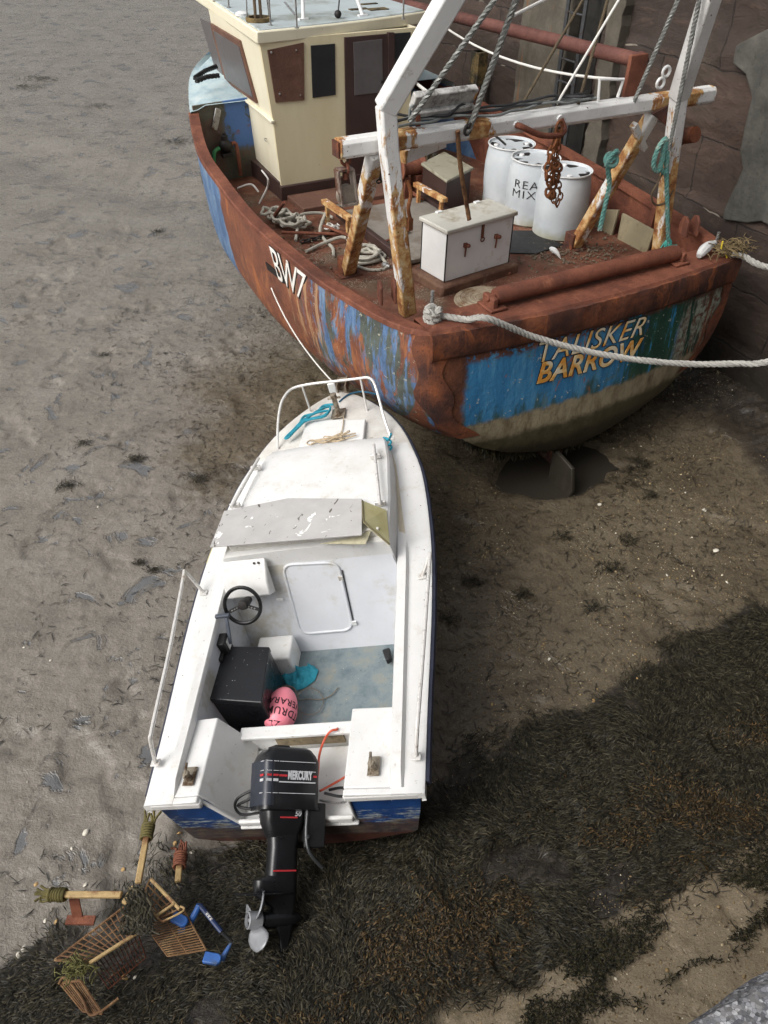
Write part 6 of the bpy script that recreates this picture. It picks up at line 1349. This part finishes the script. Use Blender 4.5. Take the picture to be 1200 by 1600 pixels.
for c,ang in ((gh(283,1440,.20),-25),(gh(334,1500,.08),-8)):
    R_3=rotz(ang); mb=MB(); P=[c-tp+R_3@V3(*p) for p in ((-.065,-.035,0),(.03,-.035,0),(.05,-.02,0),(.055,.0,0),(.05,.02,0),(.03,.035,0),(-.065,.035,0))]; mb.prism(P,(0,0,.035)); mb.build('handle_bracket',blue_p,st,bevel=.008)
mb=MB(); mb.bar(gh(289,1450,.15)-tp,gh(279,1458,.12)-tp,.03,.012); mb.build('bracket_tab',blue_p,st)
d=K3-K2; L0=np.linalg.norm(d); dx=nrm(d); upv=nrm((CC-K2)-dx*np.dot(CC-K2,dx)); sd_=nrm(np.cross(upv,dx))
mapped_text('grip_lettering','www',lambda a,b,h: K2-tp+d*(.30+.28*a)+(upv*(.0165+h)*math.cos((b-.5)*1.3)+sd_*.0165*math.sin((b-.5)*1.3)),white_l,hg,offset=.02,lift=.001,depth=.001)
# ================================================================== seaweed, shells, litter on the mud
def fronds(name,xy,ang,ln,wd,K,mats,lab=None,lift=.02,curl=.5,seed=1,hz=None,droop=True):
    r=np.random.default_rng(seed); n=len(xy); t=np.linspace(0,1,K)
    a=ang[:,None]+curl*r.normal(size=(n,1))*t[None]+.25*r.normal(size=(n,K)).cumsum(1)*.5
    st=ln[:,None]/(K-1); dx=np.cos(a)*st; dy=np.sin(a)*st
    X=xy[:,0,None]+np.concatenate([np.zeros((n,1)),dx[:,:-1].cumsum(1)],1); Y=xy[:,1,None]+np.concatenate([np.zeros((n,1)),dy[:,:-1].cumsum(1)],1)
    g=gz(X.ravel(),Y.ravel()).reshape(n,K); h=lift*(r.random((n,1))*.9+.15)+ (lift*.8*np.sin(math.pi*t)[None])*r.random((n,1))
    Z=g+h+.002
    if hz is not None: Z=Z+hz[:,None]
    w=(wd[:,None]/2)*np.array([.55,1,.95,.8,.35][:K] if K==5 else np.interp(t,[0,.3,.8,1],[.5,1,.85,.3]))[None]
    px,py=-np.sin(a)*w,np.cos(a)*w; tilt=(r.normal(size=(n,1))*.2)*w
    Lv=np.stack([X-px,Y-py,Z-tilt],-1); Rv=np.stack([X+px,Y+py,Z+tilt],-1)
    v=np.stack([Lv,Rv],2).reshape(-1,3)
    b=(np.arange(n)*K*2)[:,None]+(np.arange(K-1)*2)[None]
    q=np.stack([b,b+1,b+3,b+2],-1).reshape(-1,4)
    o=npmesh(name,v,q,mats); tag(o,kind='stuff'); 
    if lab: o['label']=lab
    return o
def weed_mat(name,cols,rough=.3,spec=.5):
    n=N(name); c=n.ramp(n.island,cols); c=n.mix(n.ss(n.noise(30,3,v=n.pos),.55,.7,0,.4),c,C(20,18,14)); return n.fin(c,rough,0,None,spec=spec)
wk=weed_mat('dark_wrack',[(0,C(24,21,17)),(.35,C(38,36,28)),(.65,C(52,49,38)),(.85,C(62,58,45)),(.96,C(74,69,54)),(1,C(88,82,66))],.5,.2)
wa=weed_mat('amber_wrack',[(0,C(36,29,18)),(.4,C(52,43,28)),(.7,C(70,56,35)),(.92,C(94,72,42)),(1,C(84,76,52))],.55,.25)
wg=weed_mat('dark_green_weed',[(0,C(18,18,13)),(.5,C(34,33,22)),(.8,C(50,48,30)),(1,C(66,60,38))],.6,.2)
R0=np.random.default_rng(21)
def samp(n,x0,x1,y0,y1): return np.stack([R0.uniform(x0,x1,n),R0.uniform(y0,y1,n)],1)
def wmask(x,y):
    s=s_of(x,y); a=a_of(x,y); nz=fbm(x*.9,y*.9,4)-.5; ns=fbm(x*4,y*4,3)-.5
    m=sst(s+nz*.8+ns*.5+.40*sst(x,1.5,3.5)-.15,-.28,.32)
    bare=sst(fbm(x*1.9+40,y*1.9+12,3),.70,.76)
    return m*(1-.93*bare)*(1-sst(s+nz*.4+ns*.3,1.55,1.82)), s
def flow(x,y): return math.atan2(-ND[1],-ND[0])+ (fbm(x*1.1+7,y*1.1+2,3)-.5)*6.0
P=samp(430000,-3.6,5.2,.9,6.4); m,s=wmask(P[:,0],P[:,1])
trol=np.exp(-((P[:,0]-tp[0]-.05)/.55)**2-((P[:,1]-tp[1]-.05)/.38)**2); keep=(R0.random(len(P))<m*.9*(1-.93*trol)); P=P[keep]; trol=trol[keep]; print('wrack',len(P))
s=s_of(P[:,0],P[:,1]); aband=np.exp(-((s-1.32-.15*(fbm(P[:,0]*1.3,P[:,1]*1.3,3)-.5)*4)/.33)**2)*sst(fbm(P[:,0]*2.3+3,P[:,1]*2.3+8,3),.40,.58)
isa=R0.random(len(P))<aband*.62
fl=flow(P[:,0],P[:,1])+R0.normal(size=len(P))*.45
hump=.09*(1-trol)*np.clip(fbm(P[:,0]*2.2,P[:,1]*2.2,3)-.42,0,1)*2
D=P[~isa]; fronds('bladder_wrack',D,fl[~isa],R0.uniform(.035,.085,len(D)),R0.uniform(.0045,.009,len(D)),4,wk,None,.016,.8,3,hump[~isa])
Dm=P[isa]; fronds('amber_wrack',Dm,fl[isa]+R0.normal(size=len(Dm))*.8,R0.uniform(.02,.05,len(Dm)),R0.uniform(.005,.010,len(Dm)),4,wa,None,.028,.8,4,hump[isa])
# mossy dark weed patches on the pale strip
Q=samp(170000,-.5,4.2,.8,4.2); s=s_of(Q[:,0],Q[:,1]); a_=a_of(Q[:,0],Q[:,1]); nz=.5*fbm(a_*1.5+5,s*5+9,4)+.5*fbm(Q[:,0]*3+5,Q[:,1]*3+9,3); md=sst(nz,.42,.49)*sst(s,1.62,1.80)*(1-sst(s+(nz-.5)*.9-.03*(a_-4.2),2.08,2.22)); Q=Q[R0.random(len(Q))<md*.95]; print('moss',len(Q))
fronds('green_weed',Q,R0.uniform(0,6.3,len(Q)),R0.uniform(.015,.04,len(Q)),R0.uniform(.005,.009,len(Q)),4,wg,None,.03,1.0,5)
# sparse strands over the open mud, thicker by the trawler's side
S_=samp(42000,-6,4.4,2.2,13.5); x,y=S_[:,0],S_[:,1]; tx,ty=t_of(x,y)
cl=sst(fbm(x*1.5+2,y*1.5+6,4),.56,.70)*.45+.02; byhull=sst(tx,-5.2,-3.0)*sst(ty,8,3)*(1-sst(tx,2.2,2.6))
den=np.clip(cl*.55+byhull*.22,0,1)*(1-.6*wmask(x,y)[0]); S_=S_[R0.random(len(S_))<den]; print('strands',len(S_))
fronds('seaweed_strands',S_,R0.uniform(0,6.3,len(S_)),R0.uniform(.03,.12,len(S_)),R0.uniform(.005,.011,len(S_)),5,weed_mat('black_strands',[(0,C(30,27,23)),(.6,C(50,46,38)),(1,C(72,64,50))],.45),None,.012,1.1,6)
# clumps seen one by one on the mud
clump_spots=((238,882,.09),(310,740,.16),(100,750,.14),(210,708,.12),(985,745,.26),(1000,715,.18),(245,355,.14),(60,118,.5),(150,160,.4),(275,215,.5),(960,880,.14),(985,835,.12),(128,684,.10),(40,130,.4),(740,900,.12),(215,870,.06),(1020,765,.12),(880,830,.12),(930,940,.12),(160,545,.1),(820,920,.10),(700,960,.12))
cl_names=[]
for k,(u,v,sz) in enumerate(clump_spots):
    c=_gnd(u,v,0); n_=int(46+40*R0.random()); q=np.stack([c[0]+R0.normal(size=n_)*sz*.5,c[1]+R0.normal(size=n_)*sz*.32],1)
    cl_names.append((q,sz))
allq=np.concatenate([q for q,_ in cl_names]); alls=np.concatenate([np.full(len(q),s) for q,s in cl_names])
fronds('weed_clumps',allq,R0.uniform(0,6.3,len(allq)),alls*R0.uniform(.3,.8,len(allq)),.006+.02*alls*R0.random(len(allq)),5,wk,None,.03,1.2,8)
# weed beard under the stern and over the trolley
mb=MB(); r=np.random.default_rng(14)
for k in range(700):
    x=-1.75+3.3*r.random(); zb0=float(np.interp(abs(x),[0,.5,1.0,1.5,1.9],[.38,.40,.5,.86,1.3])); 
    if zb0>.95 and r.random()<.7: continue
    y=transom_y(x,zb0+.02)-.005+.1*r.random(); l=.03+.07*r.random(); d=V3(.4*r.normal(),.3*r.normal()-.2,-1); d=nrm(d)
    a=V3(x,y,zb0+.05*r.random()); w=.006+.006*r.random(); b=a+d*l; s_=nrm(np.cross(d,V3(r.normal(),1,0)))*w
    mb.add([a-s_,a+s_,b+s_*.4,b-s_*.4],[(0,1,2,3)])
o=mb.build('weed_fringe',wg,tr,smooth=0); o['kind']='stuff'
mb=MB(); c0=gh(216,1386,.36); c1=gh(216,1462,.36)
for k in range(170):
    t=r.random(); t2=min(1,t+.25+.4*r.random()); x=(r.random()-.5)*.10
    pts=[]
    for q in np.linspace(t,t2,5): p=c0*(1-q)+c1*q; pts.append(p+V3(x+.02*r.normal()+.05*math.sin(q*3+k)*(.3+q),.0,.03+.02*r.random()-.10*max(0,q-.8)))
    mb.tube(pts,.004+.003*r.random(),4,flat=.5)
o=mb.build('weed_drape',wk,None,W,c0,smooth=60); tag(o,kind='stuff')
mb=MB(); cg=gh(122,1512,.30)
for k in range(120):
    a=cg+V3(r.normal()*.045,r.normal()*.035,r.random()*.05); d=nrm(V3(r.normal()-.4,r.normal()-.4,.2*r.normal())); mb.tube([a,a+d*.03+V3(0,0,.01),a+d*.05-V3(0,0,.01)],.004,4)
tag(mb.build('weed_tuft',plain('olive_tuft',C(98,96,52),.7,0,.5,30),None,W,cg,smooth=60),'olive green weed tuft caught on the corner of the rusty trolley basket','weed tuft')
# shells and pale stones
sh_m=plain('shell_white',C(206,200,186),.5,0,.12,40,.1,C(150,140,122),.4); sh_t=plain('shell_tan',C(178,146,96),.5,0,.2,40,.1)
def shell(m):
    mb=MB(); rows=[]
    for i in range(5):
        k=i/4; rows.append([V3(.5*(k**.8)*math.cos(t),.38*(k**.8)*math.sin(t)-.1*k,.28*(1-k*k)*(1+.03*math.cos(9*t))) for t in np.linspace(0,2*math.pi,19)[:-1]])
    mb.grid(rows,closed=True,flip=True); mb.add(rows[-1],[tuple(range(18))]); return mb.build('shell',m,None,None,(0,0,0))
protos=[shell(sh_m),shell(sh_t)]
spots=[(270,1310,.05,1),(284,1320,.045,1),(298,1322,.05,0),(186,1347,.04,1),(131,1293,.06,0),(130,1373,.05,0),(50,1372,.035,1),(31,1473,.055,0),(22,1485,.05,0),(83,1432,.04,1),(66,1430,.035,0),(108,1316,.03,0),(278,1293,.045,1),(190,1520,.05,1),(196,1516,.03,0),(206,1518,.03,0),(1104,788,.07,0),(1122,850,.07,0),(939,779,.05,0),(1045,889,.04,0),(150,782,.03,0),(33,1001,.03,0),(75,1022,.03,0),(222,1108,.03,0),(1062,1089,.05,0),(930,1085,.035,1),(860,1020,.04,0),(1000,1050,.03,1),(1100,1010,.03,1),(1075,760,.04,0),(889,1296,.045,0),(38,1212,.03,0),(1030,1225,.04,0),(770,1090,.03,1),(1140,900,.04,0)]
for k,(u,v,sz,ty_) in enumerate(spots):
    o=protos[ty_].copy() if k>=2 else protos[k%2]
    if k<2: o=protos[k] if ty_==k else protos[ty_].copy()
    if o.name not in COL.objects: COL.objects.link(o)
    q=_gnd(u,v,0); o.location=(q[0],q[1],float(gz(q[0],q[1]))+.004); o.scale=(sz,sz,sz*.8); o.rotation_euler=(R0.normal()*.3,R0.normal()*.3,R0.uniform(0,6.3))
    tag(o,'small white shell lying open on the shore' if ty_==0 else 'small tan shell lying on the shore','shell','white shells scattered on the shore' if ty_==0 else 'tan shells scattered on the shore')
for p_ in protos:
    if 'label' not in p_: bpy.data.objects.remove(p_)

# grit, chips of shell and small stones bedded in the brown silt and on the bare strip
G=np.concatenate([samp(60000,-1.5,4.8,2.6,11.5),samp(22000,-.5,4.2,.9,4.0)]); x,y=G[:,0],G[:,1]; tx,ty=t_of(x,y); s=s_of(x,y); nz=fbm(x*.9,y*.9,4)-.5
dn=sst(x-.28*(y-6)+nz*2.2,-.6,1.2)*(1-wmask(x,y)[0])*sst(fbm(x*1.7+3,y*1.7+1,3),.36,.62)*(1-.75*sst(np.hypot((tx-PLC[0])/.95,(ty-PLC[1])/.65),1.05,.8))
dn=np.where(s>1.5,.55,dn*.55); G=G[R0.random(len(G))<dn]; print('grit',len(G)); x,y=G[:,0],G[:,1]; n_=len(G)
z=gz(x,y); sz=R0.uniform(.0035,.008,n_)*np.where(R0.random(n_)<.06,2.2,1); a=R0.uniform(0,6.3,n_); el=R0.uniform(.5,1.0,n_)
vv=[]
for k in range(4): t=a+k*math.pi/2; rr_k=sz*(el if k%2 else 1); vv.append(np.stack([x+rr_k*np.cos(t),y+rr_k*np.sin(t),z-.001+0*x],-1))
for k in range(4): t=a+.3+k*math.pi/2; rr_k=.6*sz*(el if k%2 else 1); vv.append(np.stack([x+rr_k*np.cos(t),y+rr_k*np.sin(t),z+sz*.7],-1))
v=np.stack(vv,1).reshape(-1,3); b=(np.arange(n_)*8)[:,None]
q=np.concatenate([b+np.array(f)[None] for f in ((4,5,6,7),(0,1,5,4),(1,2,6,5),(2,3,7,6),(3,0,4,7))],1).reshape(-1,4)
gm=N('shore_grit'); cg_=gm.ramp(gm.island,[(0,C(60,50,38)),(.3,C(96,80,56)),(.6,C(136,114,76)),(.85,C(160,142,108)),(.95,C(190,180,156)),(1,C(206,200,186))])
tag(npmesh('gravel',v,q,gm.fin(cg_,.6,0,None,spec=.4),smooth=False),kind='stuff')
